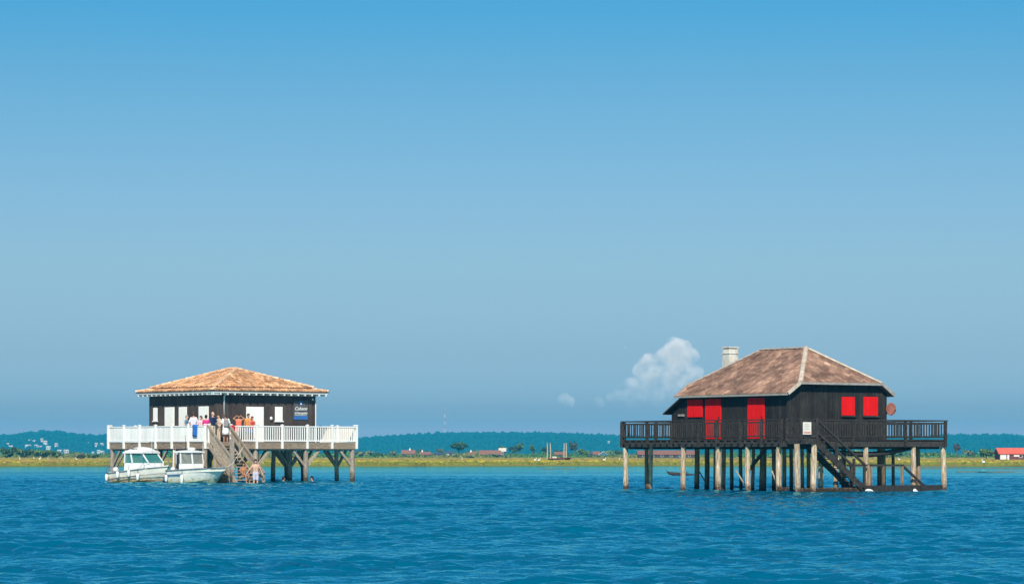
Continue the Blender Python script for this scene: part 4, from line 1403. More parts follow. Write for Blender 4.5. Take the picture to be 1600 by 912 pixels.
def cabin_shell(parent, xs, hw, zs, material, glass, pillars, roof_over, roof_mat, hw_top=None):
    """Cabin: xs = (aft bottom, aft top, fore top, fore bottom), half width, zs = (bottom, sill, head, roof)."""
    xab, xat, xft, xfb = xs
    zb, zsill, zh, zr = zs
    ht = hw_top or hw * 0.9
    def X(z, aft):
        t = (z - zb) / (zh - zb)
        return (xab + (xat - xab) * t) if aft else (xfb + (xft - xfb) * max(0, (z - zsill) / (zh - zsill)) if z > zsill else xfb)
    def W(z):
        return hw + (ht - hw) * (z - zb) / (zh - zb)
    # lower body below the windows
    m = MB()
    V = [(X(z, a), s * W(z), z) for z in (zb, zsill) for (a, s) in ((True, -1), (False, -0.8), (False, 0.8), (True, 1))]
    m.add(V, [(0, 1, 5, 4), (1, 2, 6, 5), (2, 3, 7, 6), (3, 0, 4, 7), (4, 5, 6, 7)])
    body = m.build('cabin', material, parent)
    # glass band
    zi, zo = zsill + 0.003, zh
    V = [(X(z, a) + (0.02 if a else -0.02), s * (W(z) - 0.02), z) for z in (zi, zo) for (a, s) in ((True, -1), (False, -0.8), (False, 0.8), (True, 1))]
    for f, nm in (((0, 1, 5, 4), 'side_window'), ((1, 2, 6, 5), 'windscreen'), ((2, 3, 7, 6), 'side_window')):
        g = MB(); g.add([V[i] for i in f], [(0, 1, 2, 3)])
        g.build(nm, glass, body)
    # pillars
    for s in (-1, 1):
        for p in pillars:
            p0 = (xab + 0.02 + (xfb - xab - 0.04) * p, s * (W(zsill) - (0.2 * W(zsill)) * p), zsill)
            p1 = (X(zh, True) + 0.02 + (X(zh, False) - X(zh, True) - 0.04) * p, s * (W(zh) - 0.2 * W(zh) * p), zh)
            MB().beam(p0, p1, 0.06, 0.07, up=(1, 0, 0)).build('pillar', material, body)
    # roof
    x0, x1 = X(zh, True) - roof_over[0], X(zh, False) + roof_over[1]
    V, Fc = [], []
    nx_, ny_ = 7, 7
    for zz in (0, 1):
        for i in range(nx_):
            t = i / (nx_ - 1)
            for j in range(ny_):
                u = -1 + 2 * j / (ny_ - 1)
                wd = (W(zh) + 0.06) * (1 - 0.10 * t)
                crown = (1 - u * u) * (1 - (2 * t - 1) ** 4 * 0.6)
                V.append((x0 + (x1 - x0) * t, u * wd, zh + 0.002 + (0.07 + (zr - zh - 0.07) * crown if zz else 0)))
    for i in range(nx_ - 1):
        for j in range(ny_ - 1):
            a = i * ny_ + j
            Fc.append((a, a + 1, a + ny_ + 1, a + ny_))
            b = a + nx_ * ny_
            Fc.append((b, b + ny_, b + ny_ + 1, b + 1))
    rim = [i * ny_ for i in range(nx_)] + [(nx_ - 1) * ny_ + j for j in range(1, ny_)] + [i * ny_ + ny_ - 1 for i in range(nx_ - 2, -1, -1)] + [j for j in range(ny_ - 2, 0, -1)]
    k = nx_ * ny_
    for i in range(len(rim)):
        a, b = rim[i], rim[(i + 1) % len(rim)]
        Fc.append((b, a, a + k, b + k))
    m = MB(); m.v, m.f, m.mi = V, Fc, [0] * len(Fc)
    roof = m.build('cabin_roof', roof_mat, parent, smooth=False)
    return body, roof

def fender_on(parent, x, y, z, mat_='fender', r=0.085, h=0.42):
    f = MB().tube([(x, y, z), (x, y, z - 0.05), (x, y, z - h + 0.06), (x, y, z - h)], [0.03, r, r, 0.03], 8).build('fender', mat_, parent, smooth=True)
    MB().tube([(x, y, z), (x, y * 0.97, z + 0.3)], [0.012, 0.012], 5).build('rope', 'black_rubber', f)

def outboard(parent, x, y):
    m = MB()
    m.ball((x - 0.16, y, 0.78), (0.22, 0.15, 0.20), 10, 6)
    o = m.build('outboard_motor', 'hull_white', parent, smooth=True)
    MB().box(x - 0.24, x - 0.10, y - 0.06, y + 0.06, -0.5, 0.62).build('motor_leg', 'rub_strip', o)
    MB().box(x - 0.10, x + 0.06, y - 0.13, y + 0.13, 0.36, 0.60).build('motor_clamp', 'black_rubber', o)

def make_boat_one():
    p = at(173.5, 173.3, z=0)
    b = empty('motorboat', (p.x + 0.45, p.y - 0.3, -0.02), R(-40), 'white motorboat with curved cabin roof and green tinted windows, moored at left', 'boat')
    hull = hull_loft(4.5, 1.95, 0.62, 1.04, 0.30, rise=1.1)
    secs = hull[0]
    h = build_hull(b, hull, 'hull_cream')
    gunwale(b, secs, 'rub_strip', 0.03, 0.03)
    gunwale(b, secs, 'rub_strip', 0.42, 0.018, 'strake')
    deck_sheet(b, secs, 9, 14, 0.0)
    deck_sheet(b, secs, 0, 9, 0.36, 'cockpit_floor', 'hull_white', 0.0)
    body, roof = cabin_shell(b, (1.42, 1.45, 2.85, 3.42), 0.80, (0.45, 1.22, 1.80, 2.18), 'hull_white', 'boat_glass', (0.0, 0.33, 1.0), (0.12, 0.12), 'hull_white', 0.74)
    text_mesh('lettering', 'Bayro', 0.24, 'black_rubber', roof, (2.05, -0.52, 2.085), (R(36), 0, 0))
    MB().box(0.05, 0.50, -0.75, 0.75, 0.26, 0.66).build('stern_seat', 'hull_white', b)
    MB().box(0.10, 0.45, -0.70, 0.70, 0.661, 0.72).build('seat_cushion', 'rub_strip', b)
    for s in (-1, 1):
        MB().tube([(0.05, s * 0.85, 0.62), (0.1, s * 0.85, 0.95), (0.9, s * 0.88, 0.98), (1.2, s * 0.86, 0.95)], [0.018] * 4, 6).build('side_rail', 'steel', b)
        pts = []
        for i in (9, 10, 11, 12, 13, 14):
            x, bb, bc, ch, k, sh = secs[i]
            pts.append((x, s * bb * 0.92, sh + (0.34 if i > 9 else 0.02)))
        MB().tube(pts, [0.016] * len(pts), 6).build('bow_rail', 'steel', b)
        for i in (10, 12, 13):
            x, bb, bc, ch, k, sh = secs[i]
            MB().tube([(x, s * bb * 0.92, sh), (x, s * bb * 0.92, sh + 0.34)], [0.014] * 2, 6).build('stanchion', 'steel', b)
    outboard(b, -0.02, 0.0)
    fender_on(b, 1.15, -1.06, 0.72); fender_on(b, 2.15, -1.07, 0.80); fender_on(b, 2.9, -1.03, 0.60); fender_on(b, 0.1, -1.0, 0.55)
    MB().tube([(3.05, 0.0, 1.9), (3.0, 0.0, 2.75)], [0.012, 0.006], 5).build('antenna', 'hull_white', b)
    MB().ball((1.75, 0.2, 2.12), (0.10, 0.10, 0.07)).build('lamp', 'hull_white', b)
make_boat_one()

def make_boat_two():
    p = at(268, 171.2, z=0)
    b = empty('motorboat', (p.x + 0.30, p.y - 0.6, -0.02), R(-38), 'pale fishing boat with boxy white wheelhouse and open foredeck, moored beside the stairs', 'boat')
    hull = hull_loft(4.2, 1.85, 0.78, 0.98, 0.28, bow_full=0.62, rake=0.9, rise=1.0)
    secs = hull[0]
    build_hull(b, hull, 'hull_pale')
    gunwale(b, secs, 'rub_strip', 0.02, 0.035)
    gunwale(b, secs[:6], 'blue_strip', 0.30, 0.03, 'blue_stripe')
    deck_sheet(b, secs, 0, 14, 0.22, 'deck', 'hull_white', 0.0)
    body, roof = cabin_shell(b, (0.66, 0.66, 1.82, 1.92), 0.56, (0.32, 1.18, 1.84, 1.98), 'hull_white', 'boat_glass_clear', (0.0, 0.24, 0.99), (0.25, 0.08), 'hull_white', 0.54)
    MB().box(0.68, 0.86, -0.585, -0.565, 0.36, 1.75).build('cabin_door', 'dark_glass', body)
    m = MB().tube([(1.35, 0, 1.98), (1.35, 0, 2.03), (1.35, 0, 2.10), (1.35, 0, 2.15)], [0.20, 0.24, 0.24, 0.12], 14)
    m.build('radar_dome', 'hull_white', b, smooth=True)
    for s in (-1, 1):
        MB().tube([(0.50, s * 0.5, 1.9), (0.50, s * 0.5, 2.12), (0.50, 0.0, 2.15)], [0.02] * 3, 6).build('roof_rail', 'steel', b)
        MB().tube([(0.42, s * 0.62, 0.7), (0.42, s * 0.56, 2.0)], [0.03] * 2, 6).build('frame_post', 'hull_white', b)
    MB().tube([(0.75, 0.1, 1.95), (0.75, 0.1, 2.9)], [0.018, 0.008], 5).build('antenna', 'black_rubber', b)
    MB().tube([(0.95, 0.25, 1.95), (0.95, 0.25, 2.6)], [0.012, 0.006], 5).build('antenna', 'black_rubber', b)
    MB().tube([(1.9, 0.4, 1.95), (1.9, 0.4, 2.45)], [0.010, 0.006], 5).build('antenna', 'hull_white', b)
    fender_on(b, 1.55, -1.03, 0.55, h=0.55); fender_on(b, 0.2, -0.98, 0.52)
    for s in (-1, 1):
        MB().box(3.6, 3.75, s * 0.28 - 0.03, s * 0.28 + 0.03, 0.80, 0.96).build('cleat', 'steel', b)
    outboard(b, -0.02, 0.0)
    MB().tube([(4.15, 0, 0.95), (4.25, 0.5, 1.2), (4.0, 1.7, 2.2)], [0.009] * 3, 5).build('mooring_line', 'hull_white', b)
make_boat_two()

# ------------------------------------------------------------------ towels
def towel(name, origin, th, width, drop, material, label, th2=0.0):
    V, Fc = [], []
    nx_, nz_ = 6, 7
    m = MB()
    pts = []
    for j in range(nz_ + 3):
        if j < nz_:
            y, z = -0.075 - 0.012 * math.sin(j * 1.1), -drop + drop * j / (nz_ - 1)
        else:
            k = j - nz_
            y, z = (-0.03, 0.05, 0.075)[k], (0.03, 0.025, -0.15)[k]
        pts.append((y, z))
    for (y, z) in pts:
        for i in range(nx_):
            x = -width / 2 + width * i / (nx_ - 1)
            V.append((x * (1 + 0.05 * z), y - 0.012 * math.sin(i * 1.9 + z * 3), z + 0.01 * math.sin(i)))
    for j in range(len(pts) - 1):
        for i in range(nx_ - 1):
            a = j * nx_ + i
            Fc.append((a, a + 1, a + nx_ + 1, a + nx_))
    m.v, m.f, m.mi = V, Fc, [0] * len(Fc)
    o = m.build(name, material, smooth=True)
    o.location = origin
    o.rotation_euler = (0, 0, th)
    sd = o.modifiers.new('thick', 'SOLIDIFY'); sd.thickness = 0.012
    return tag(o, label, 'towel')
ty = FL.on_x(305.5, -0.04)
towel('towel', FL.world(-0.03, ty, ZT - 0.01), FL.th - R(90), 0.52, 0.70, 'towel_blue', 'long blue towel hung over the boarded white railing')
towel('towel', FL.world(ST1 + 0.17, -0.02, ZT - 0.02), FL.th, 0.26, 0.42, 'towel_red', 'small red towel hung beside the stair head on the white railing')

# ------------------------------------------------------------------ people
def remeshed(name, caps, voxel, mats, parent, smooth_it=6):
    """Tapered capsules melted into one continuous surface."""
    m = MB()
    for c in caps:
        if len(c) == 4:
            a, b, ra, rb = c
            a, b = Vector(a), Vector(b)
            m.tube([a, a + (b - a) * 0.5, b], [ra, (ra + rb) / 2, rb], 10)
            m.ball(a, ra * 1.0, 10, 6); m.ball(b, rb * 1.0, 10, 6)
        else:
            m.ball(c[0], c[1], 12, 8)
    tmp = m.build('tmp', mats[0])
    md = tmp.modifiers.new('r', 'REMESH'); md.mode = 'VOXEL'; md.voxel_size = voxel; md.use_smooth_shade = True
    sm = tmp.modifiers.new('s', 'SMOOTH'); sm.factor = 0.5; sm.iterations = smooth_it
    bpy.context.view_layer.update()
    me = bpy.data.meshes.new_from_object(tmp.evaluated_get(bpy.context.evaluated_depsgraph_get()))
    bpy.data.objects.remove(tmp)
    me.name = name
    me.materials.clear()
    for q in mats:
        me.materials.append(MATS[q])
    return me

def person(loc, H, yaw, label, skin='skin_fair', hair=None, hair_long=False, top=None, sleeves=0.5, bottom=None, bottom_len=0.55, skirt=False,
           armL=None, armR=None, legL=None, legR=None, bikini=None, head_yaw=0.0, group='people on the left hut', pelvis=0.0, lean=0.0):
    """Local frame: faces -y, x to the viewer's right when facing the viewer. Limbs given as (elbow/knee, wrist/ankle) positions for a 1.75 m figure."""
    root = empty('person', loc, yaw, label, 'person', group, s=H / 1.75)
    pz = 0.92 + pelvis
    def T(p):                                           # lean of the trunk forwards about the hips
        x, y, z = p
        dz = z - pz
        return Vector((x, y * 1.0 - math.sin(lean) * dz, pz + math.cos(lean) * dz))
    hipL, hipR = Vector((-0.09, 0, pz - 0.02)), Vector((0.09, 0, pz - 0.02))
    shL, shR = T((-0.175, 0, pz + 0.50)), T((0.175, 0, pz + 0.50))
    armL = [Vector(p) for p in (armL or ((-0.24, 0.03, pz + 0.22), (-0.25, -0.06, pz - 0.03)))]
    armR = [Vector(p) for p in (armR or ((0.24, 0.03, pz + 0.22), (0.25, -0.06, pz - 0.03)))]
    legL = [Vector(p) for p in (legL or ((-0.10, -0.02, 0.48), (-0.11, 0.02, 0.08)))]
    legR = [Vector(p) for p in (legR or ((0.10, -0.02, 0.48), (0.11, 0.02, 0.08)))]
    head = T((0, -0.015, pz + 0.725))
    nk = T((0, 0.01, pz + 0.56))
    caps = [((-0.075, 0, pz - 0.02), (-0.065, 0, pz + 0.16), 0.105, 0.092), ((0.075, 0, pz - 0.02), (0.065, 0, pz + 0.16), 0.105, 0.092),
            (T((-0.065, 0, pz + 0.16)), T((-0.085, 0, pz + 0.38)), 0.092, 0.108), (T((0.065, 0, pz + 0.16)), T((0.085, 0, pz + 0.38)), 0.092, 0.108),
            (T((-0.10, 0, pz + 0.42)), T((0.10, 0, pz + 0.42)), 0.10, 0.10), (shL, shR, 0.062, 0.062),
            (T((0, 0.01, pz + 0.48)), nk + Vector((0, 0, 0.08)), 0.06, 0.052)]
    for hip, (kn, an) in ((hipL, legL), (hipR, legR)):
        fwd = Vector((0, -0.15, -0.03))
        caps += [(hip, kn, 0.088, 0.056), (kn, an, 0.056, 0.038), (kn.lerp(an, 0.3) + Vector((0, 0.015, 0)), an, 0.052, 0.036),
                 (an + Vector((0, 0.03, -0.035)), an + fwd + Vector((0, 0, -0.015)), 0.038, 0.030)]
    for sh, (elb, wr) in ((shL, armL), (shR, armR)):
        d = (wr - elb).normalized()
        caps += [(sh, elb, 0.052, 0.040), (elb, wr, 0.040, 0.027), (wr, wr + d * 0.07, 0.030, 0.034)]
    caps += [(head + Vector((0, 0.012, 0.02)), (0.084, 0.098, 0.112)), (head + Vector((0, -0.02, -0.05)), (0.064, 0.076, 0.078))]
    f = Vector((math.sin(head_yaw), -math.cos(head_yaw), 0))
    caps += [(head + f * 0.09 + Vector((0, 0, -0.01)), head + f * 0.105 + Vector((0, 0, -0.03)), 0.014, 0.017)]
    sdv = Vector((f.y, -f.x, 0))
    for s in (-1, 1):
        caps.append((head + sdv * (0.078 * s) + Vector((0, 0.01, -0.005)), (0.016, 0.02, 0.03)))
    me = remeshed('body', caps, 0.019, [skin, 'eye_dark', 'skin_tan'], root)
    # fingers, thumb, eyes and mouth stay crisp on the same mesh
    ex = MB()
    for sh, (elb, wr), s in ((shL, armL, -1), (shR, armR, 1)):
        d = (wr - elb).normalized()
        a = Vector((0, 0, 1)) if abs(d.z) < 0.8 else Vector((0, -1, 0))
        ac = d.cross(a).normalized()
        nrm = ac.cross(d).normalized()
        base = wr + d * 0.085
        for k, ln in enumerate((0.066, 0.076, 0.071, 0.056)):
            q = base + a.cross(ac).normalized() * 0 + ac * (-0.027 + 0.018 * k)
            ex.tube([q, q + d * ln * 0.55, q + d * ln - nrm * 0.022], [0.0095, 0.009, 0.007], 6)
        q = wr + d * 0.045 + ac * 0.030
        ex.tube([q, q + d * 0.03 + ac * 0.028, q + d * 0.062 + ac * 0.034], [0.011, 0.010, 0.008], 6)
    for s in (-1, 1):
        ex.ball(head + f * 0.092 + sdv * (0.032 * s) + Vector((0, 0, 0.018)), 0.011, 6, 4, mi=1)
    ex.ball(head + f * 0.088 + Vector((0, 0, -0.062)), (0.022, 0.010, 0.006), 8, 4, mi=2)
    bm = bmesh.new(); bm.from_mesh(me)
    t2 = ex.mesh('t'); bm.from_mesh(t2); bm.to_mesh(me); bm.free(); bpy.data.meshes.remove(t2)
    link('body', me, root)
    if hair:
        hc = [(head - f * 0.012 + Vector((0, 0, 0.062)), (0.100, 0.100, 0.090)), (head - f * 0.05 + Vector((0, 0, 0.0)), (0.095, 0.085, 0.10))]
        if hair_long:
            hc += [(head - f * 0.06, head - f * 0.075 + Vector((0, 0, -0.20)), 0.072, 0.05)]
        link('hair', remeshed('hair', hc, 0.022, [hair], root, 3), root)
    if top:
        sc = [(T((-0.068, 0, pz + 0.04)), T((-0.088, 0, pz + 0.40)), 0.116, 0.120), (T((0.068, 0, pz + 0.04)), T((0.088, 0, pz + 0.40)), 0.116, 0.120),
              (T((-0.10, 0, pz + 0.42)), T((0.10, 0, pz + 0.42)), 0.112, 0.112), (T((-0.16, 0, pz + 0.49)), T((0.16, 0, pz + 0.49)), 0.068, 0.068)]
        if sleeves > 0:
            for sh, (elb, wr) in ((shL, armL), (shR, armR)):
                if sleeves <= 1:
                    sc.append((sh, sh.lerp(elb, sleeves), 0.068, 0.060))
                else:
                    sc += [(sh, elb, 0.066, 0.052), (elb, elb.lerp(wr, sleeves - 1), 0.052, 0.042)]
        link('shirt', remeshed('shirt', sc, 0.022, [top], root, 4), root)
    if bottom:
        if skirt:
            m = MB().tube([(0, 0, pz + 0.10), (0, 0, pz - 0.05), (0, 0, pz - 0.25), (0, 0, pz - 0.45)], [0.165, 0.20, 0.225, 0.245], 16, caps=False)
            o = m.build('skirt', bottom, root, smooth=True)
            sd = o.modifiers.new('t', 'SOLIDIFY'); sd.thickness = 0.012
        else:
            bc = [((-0.075, 0, pz - 0.03), (-0.07, 0, pz + 0.08), 0.118, 0.108), ((0.075, 0, pz - 0.03), (0.07, 0, pz + 0.08), 0.118, 0.108)]
            for hip, (kn, an) in ((hipL, legL), (hipR, legR)):
                if bottom_len <= 1:
                    bc.append((hip, hip.lerp(kn, bottom_len), 0.104, 0.088))
                else:
                    bc += [(hip, kn, 0.102, 0.072), (kn, kn.lerp(an, bottom_len - 1), 0.072, 0.060)]
            link('trousers' if bottom_len > 1 else 'shorts', remeshed('legwear', bc, 0.022, [bottom], root, 4), root)
    if bikini:
        link('bikini_bottom', remeshed('bikini_bottom', [((-0.07, 0, pz - 0.05), (0.07, 0, pz - 0.05), 0.112, 0.112), ((-0.06, 0, pz), (0.06, 0, pz), 0.108, 0.108)], 0.022, [bikini], root, 3), root)
        link('bikini_top', remeshed('bikini_top', [(T((-0.08, -0.035, pz + 0.36)), T((-0.05, -0.05, pz + 0.36)), 0.085, 0.078), (T((0.08, -0.035, pz + 0.36)), T((0.05, -0.05, pz + 0.36)), 0.085, 0.078)], 0.022, [bikini], root, 3), root)
    return root

TH = FL.th
def on_left(px, x):
    return FL.world(x, FL.on_x(px, x), DZ)
def on_right(px, y):
    return FL.world(FL.on_y(px, y), y, DZ)
back = R(180)
# the row behind the boarded railing
person(on_left(292, 0.55), 1.63, R(70), 'grey haired person in a teal shirt behind the boarded white railing, leftmost of the group', hair='hair_grey', top='cloth_teal', sleeves=0.6,
       bottom='cloth_denim', bottom_len=1.7, armR=((0.24, -0.14, 1.18), (0.10, -0.36, 1.12)))
person(on_left(302.5, 0.50), 1.80, R(150), 'tall person in a pale lavender shirt above the blue towel', hair='hair_brown', top='cloth_lavender', sleeves=0.8, bottom='cloth_beige', bottom_len=0.9,
       armL=((-0.26, -0.10, 1.15), (-0.18, -0.34, 1.10)), armR=((0.26, 0.10, 1.14), (0.28, 0.24, 0.95)))
person(on_left(314, 0.6), 1.57, R(-40), 'brown haired person in pale pink sleeves between lavender shirt and magenta top', hair='hair_brown', hair_long=True, top='cloth_pink', sleeves=1.6, bottom='cloth_denim', bottom_len=1.8,
       armL=((-0.28, -0.10, 1.16), (-0.24, -0.38, 1.12)))
person(on_left(322, 0.7), 1.62, R(160), 'dark haired person in a magenta top at the railing corner', hair='hair_dark', top='cloth_magenta', sleeves=0.7, bottom='cloth_black', bottom_len=1.8,
       armL=((-0.36, 0.10, 1.20), (-0.56, 0.0, 1.16)))
# the stair head
person(on_right(332.5, 0.30), 1.80, R(60), 'bald man in navy shirt and beige shorts at the head of the stairs', skin='skin_fair', top='cloth_navy', sleeves=0.9, bottom='cloth_beige', bottom_len=0.95,
       armR=((0.26, -0.10, 1.14), (0.20, -0.36, 1.14)))
person(on_right(342, 0.55), 1.68, R(-60), 'person in beige shirt and trousers between the bald man and the backpack wearer', hair='hair_brown', top='cloth_beige', sleeves=0.8, bottom='cloth_beige', bottom_len=1.8,
       armL=((-0.26, -0.10, 1.14), (-0.12, -0.34, 1.16)))
bp = person(on_right(352.5, 0.16), 1.68, R(195), 'person in white with a grey backpack, seen from behind at the stair head', hair='hair_brown', top='cloth_white', sleeves=0.9, bottom='cloth_white', skirt=True, skin='skin_tan',
            armL=((-0.28, -0.04, 1.18), (-0.24, -0.22, 1.02)), armR=((0.28, -0.10, 1.14), (0.22, -0.30, 1.06)))
bag = empty('backpack', bp.location, bp.rotation_euler.z, 'grey backpack worn by the person in white at the stair head', 'backpack', s=1.68 / 1.75)
link('pack_body', remeshed('pack_body', [((-0.06, 0.19, 1.02), (-0.06, 0.19, 1.36), 0.105, 0.085), ((0.06, 0.19, 1.02), (0.06, 0.19, 1.36), 0.105, 0.085)], 0.022, ['cloth_grey'], bag, 3), bag)
for s in (-1, 1):
    MB().tube([(s * 0.11, 0.14, 1.42), (s * 0.12, -0.02, 1.53), (s * 0.125, -0.135, 1.36), (s * 0.13, 0.0, 1.08), (s * 0.11, 0.14, 1.02)], [0.018] * 5, 6).build('strap', 'cloth_black', bag)
# behind the open railing
person(on_right(373, 0.75), 1.66, R(10), 'woman in a coral top raising both arms to her head', skin='skin_tan', hair='hair_dark', hair_long=True, top='cloth_coral', sleeves=0, bottom='cloth_coral', bottom_len=0.4,
       armL=((-0.36, -0.10, 1.50), (-0.16, -0.05, 1.66)), armR=((0.36, -0.10, 1.50), (0.16, -0.05, 1.66)))
person(on_right(388, 0.95), 1.72, R(20), 'tanned person in an orange shirt in front of the white door', skin='skin_tan', hair='hair_dark', top='cloth_orange', sleeves=0.5, bottom='cloth_denim', bottom_len=0.9,
       armR=((0.26, -0.10, 1.16), (0.12, -0.34, 1.20)))
person(on_right(393, 0.45), 1.55, R(40), 'shorter brown haired woman leaning on the open railing by the white door', skin='skin_tan', hair='hair_brown', hair_long=True, top='cloth_red', sleeves=0, bottom='cloth_denim', bottom_len=0.6,
       armL=((-0.26, -0.14, 1.16), (-0.10, -0.36, 1.14)), armR=((0.26, -0.14, 1.16), (0.14, -0.36, 1.14)), lean=0.12)
# on the stairs and in the water
yb = -2.62
person(FL.world(FL.on_y(380.5, yb), yb, 0.36 - 0.40), 1.66, TH, 'woman in an orange bikini sitting on the lower steps', skin='skin_deep', hair='hair_dark', top=None, bikini='cloth_orange', pelvis=-0.40,
       legL=((-0.12, -0.42, 0.50), (-0.11, -0.50, 0.10)), legR=((0.12, -0.42, 0.50), (0.12, -0.50, 0.10)),
       armL=((-0.26, -0.08, 0.74), (-0.18, -0.32, 0.60)), armR=((0.26, -0.08, 0.74), (0.16, -0.34, 0.58)), group='people on the stairs')
yb = -3.62
person(FL.world(FL.on_y(399.5, yb), yb, -0.36), 1.76, R(15), 'bare chested man in lilac swim shorts wading at the stair foot', skin='skin_fair', hair='hair_dark', bottom='cloth_lilac', bottom_len=0.75,
       armL=((-0.34, -0.02, 1.20), (-0.48, -0.06, 1.02)), armR=((0.30, 0.0, 1.16), (0.38, -0.10, 0.94)), group='people on the stairs')
for px, dep, yw, lab in ((443, 175.0, R(120), 'dark haired swimmer, head above water below the open railing, nearer the stairs'),
                         (487.5, 177.0, R(-70), 'dark haired swimmer, head above water below the open railing, farther from the stairs')):
    person(at(px, dep, z=-1.40), 1.74, yw, lab, skin='skin_tan', hair='hair_dark', bottom='cloth_navy', bottom_len=0.6, group='swimmers below the left hut',
           armL=((-0.40, -0.16, 1.18), (-0.30, -0.42, 1.10)), armR=((0.40, -0.16, 1.18), (0.30, -0.42, 1.10)))

# ------------------------------------------------------------------ far shore: cabins, trees, poles, birds
def cabin(px0, px1, ridge_y, eave_y, D, roof_m, wall_m, label, windows=2, chimney=None, depth=5.0, name='cabin', group='cabins on the far shore', gable_front=False):
    x0, x1 = (px0 - 800) / F_PX * D, (px1 - 800) / F_PX * D
    zr, ze = EYE + (HORIZON - ridge_y) * D / F_PX, EYE + (HORIZON - eave_y) * D / F_PX
    zb = GZ - 0.1
    ze = max(ze, zb + 0.8)
    W = x1 - x0
    root = empty(name, ((x0 + x1) / 2, D, zb), 0, label, 'cabin', group)
    h, rg = ze - zb, zr - zb
    ov = 0.3
    m = MB()
    V = [(-W / 2 + ov, 0, 0), (W / 2 - ov, 0, 0), (W / 2 - ov, depth, 0), (-W / 2 + ov, depth, 0), (-W / 2 + ov, 0, h), (W / 2 - ov, 0, h), (W / 2 - ov, depth, h), (-W / 2 + ov, depth, h)]
    if gable_front:
        V += [(0, 0, rg - 0.05), (0, depth, rg - 0.05)]
        Fc = [(0, 1, 5, 8, 4), (2, 3, 7, 9, 6), (1, 2, 6, 5), (3, 0, 4, 7)]
    else:
        V += [(-W / 2 + ov, depth / 2, rg - 0.05), (W / 2 - ov, depth / 2, rg - 0.05)]
        Fc = [(0, 1, 5, 4), (2, 3, 7, 6), (1, 2, 6, 9, 5), (3, 0, 4, 8, 7)]
    m.add(V, Fc)
    m.build('wall', wall_m, root)
    if gable_front:
        r = MB().slab([(-W / 2, -ov, h - 0.1), (0, -ov, rg), (0, depth + ov, rg), (-W / 2, depth + ov, h - 0.1)], -0.12)
        r.slab([(0, -ov, rg + 0.001), (W / 2, -ov, h - 0.1), (W / 2, depth + ov, h - 0.1), (0, depth + ov, rg + 0.001)], -0.12)
    else:
        r = MB().slab([(-W / 2, -ov, h - 0.1), (W / 2, -ov, h - 0.1), (W / 2, depth / 2, rg), (-W / 2, depth / 2, rg)], 0.12)
        r.slab([(-W / 2, depth / 2, rg + 0.001), (W / 2, depth / 2, rg + 0.001), (W / 2, depth + ov, h - 0.1), (-W / 2, depth + ov, h - 0.1)], 0.12)
    roof = r.build('roof', roof_m, root)
    for i in range(windows):
        x = -W / 2 + W * (i + 0.7) / (windows + 0.4)
        f = MB().box(x - 0.4, x + 0.4, -0.06, 0.0, h * 0.40, h * 0.82).build('window', 'white_wall_far' if wall_m != 'white_wall_far' else 'slate_far', root)
        MB().box(x - 0.32, x + 0.32, -0.075, -0.062, h * 0.45, h * 0.77).build('pane', 'dark_glass', f)
    MB().box(W * 0.22 - 0.42, W * 0.22 + 0.42, -0.055, 0.0, 0.0, h * 0.78).build('door', 'slate_far' if wall_m != 'slate_far' else 'red_paint', root)
    if chimney is not None:
        MB().box(chimney * W - 0.3, chimney * W + 0.3, depth / 2 - 0.25, depth / 2 + 0.25, rg - 0.4, rg + 0.75).build('chimney', 'white_wall_far', roof)
    return root

cabin(627, 649, 702.5, 708.3, 1300, 'terracotta_far', 'dark_wall_far', 'low far cabin with a terracotta roof, leftmost in the row right of the tiled hut', 2, 0.1)
cabin(655, 673, 705.3, 709.2, 1300, 'terracotta_far', 'dark_wall_far', 'small far cabin with terracotta roof and white chimney, second from left in the row', 2, -0.25)
cabin(677, 696, 706, 708.8, 1290, 'slate_far', 'dark_wall_far', 'dark slate roofed far cabin left of the white walled one', 2)
cabin(697.5, 709, 703.6, 707.6, 1280, 'slate_far', 'white_wall_far', 'far cabin with white wall and dark blue roof left of the big tree', 1)
cabin(732, 744, 705.6, 709.2, 1260, 'terracotta_far', 'dark_wall_far', 'small dark far cabin with white chimney right of the big tree', 1, -0.2)
cabin(748, 783, 703.0, 709.3, 1150, 'terracotta_far', 'dark_wall_far', 'long dark far cabin with terracotta roof in the row middle', 3)
cabin(779, 791, 699.4, 704.4, 1220, 'pale_roof_far', 'dark_wall_far', 'far cabin with a pale straw coloured roof', 1)
cabin(866, 886, 705.3, 709.3, 1180, 'terracotta_far', 'maroon_wall_far', 'far cabin with salmon roof behind the tall mooring poles', 2)
cabin(914, 927, 705.0, 708.6, 1200, 'slate_far', 'dark_wall_far', 'grey roofed far cabin left of the blue one', 1)
cabin(926, 938, 704.8, 709.0, 1190, 'terracotta_far', 'dark_wall_far', 'small salmon roofed far cabin just behind the blue one', 1)
cabin(935, 951, 705.4, 710.2, 1050, 'pale_roof_far', 'blue_wall_far', 'blue gabled far cabin with pale roof', 1, gable_front=True)
cabin(996, 1087, 703.2, 709.2, 900, 'terracotta_far', 'dark_wall_far', 'long low shed with terracotta roof seen under the black hut', 6, depth=7)
rb = cabin(1560, 1650, 699.2, 707.8, 675, 'red_roof_far', 'maroon_wall_far', 'long house with bright red roof at the right edge', 4, depth=7)
MB().box(-6.4, -5.0, -0.05, -0.01, 0.1, 1.35).build('wall_panel', 'white_wall_far', rb)
MB().box(-4.75, -4.3, -0.09, -0.01, 0.0, 1.45).build('porch_post', 'white_wall_far', rb)
MB().box(-3.2, -1.9, -0.05, -0.01, 0.9, 1.3).build('wall_panel', 'white_wall_far', rb)

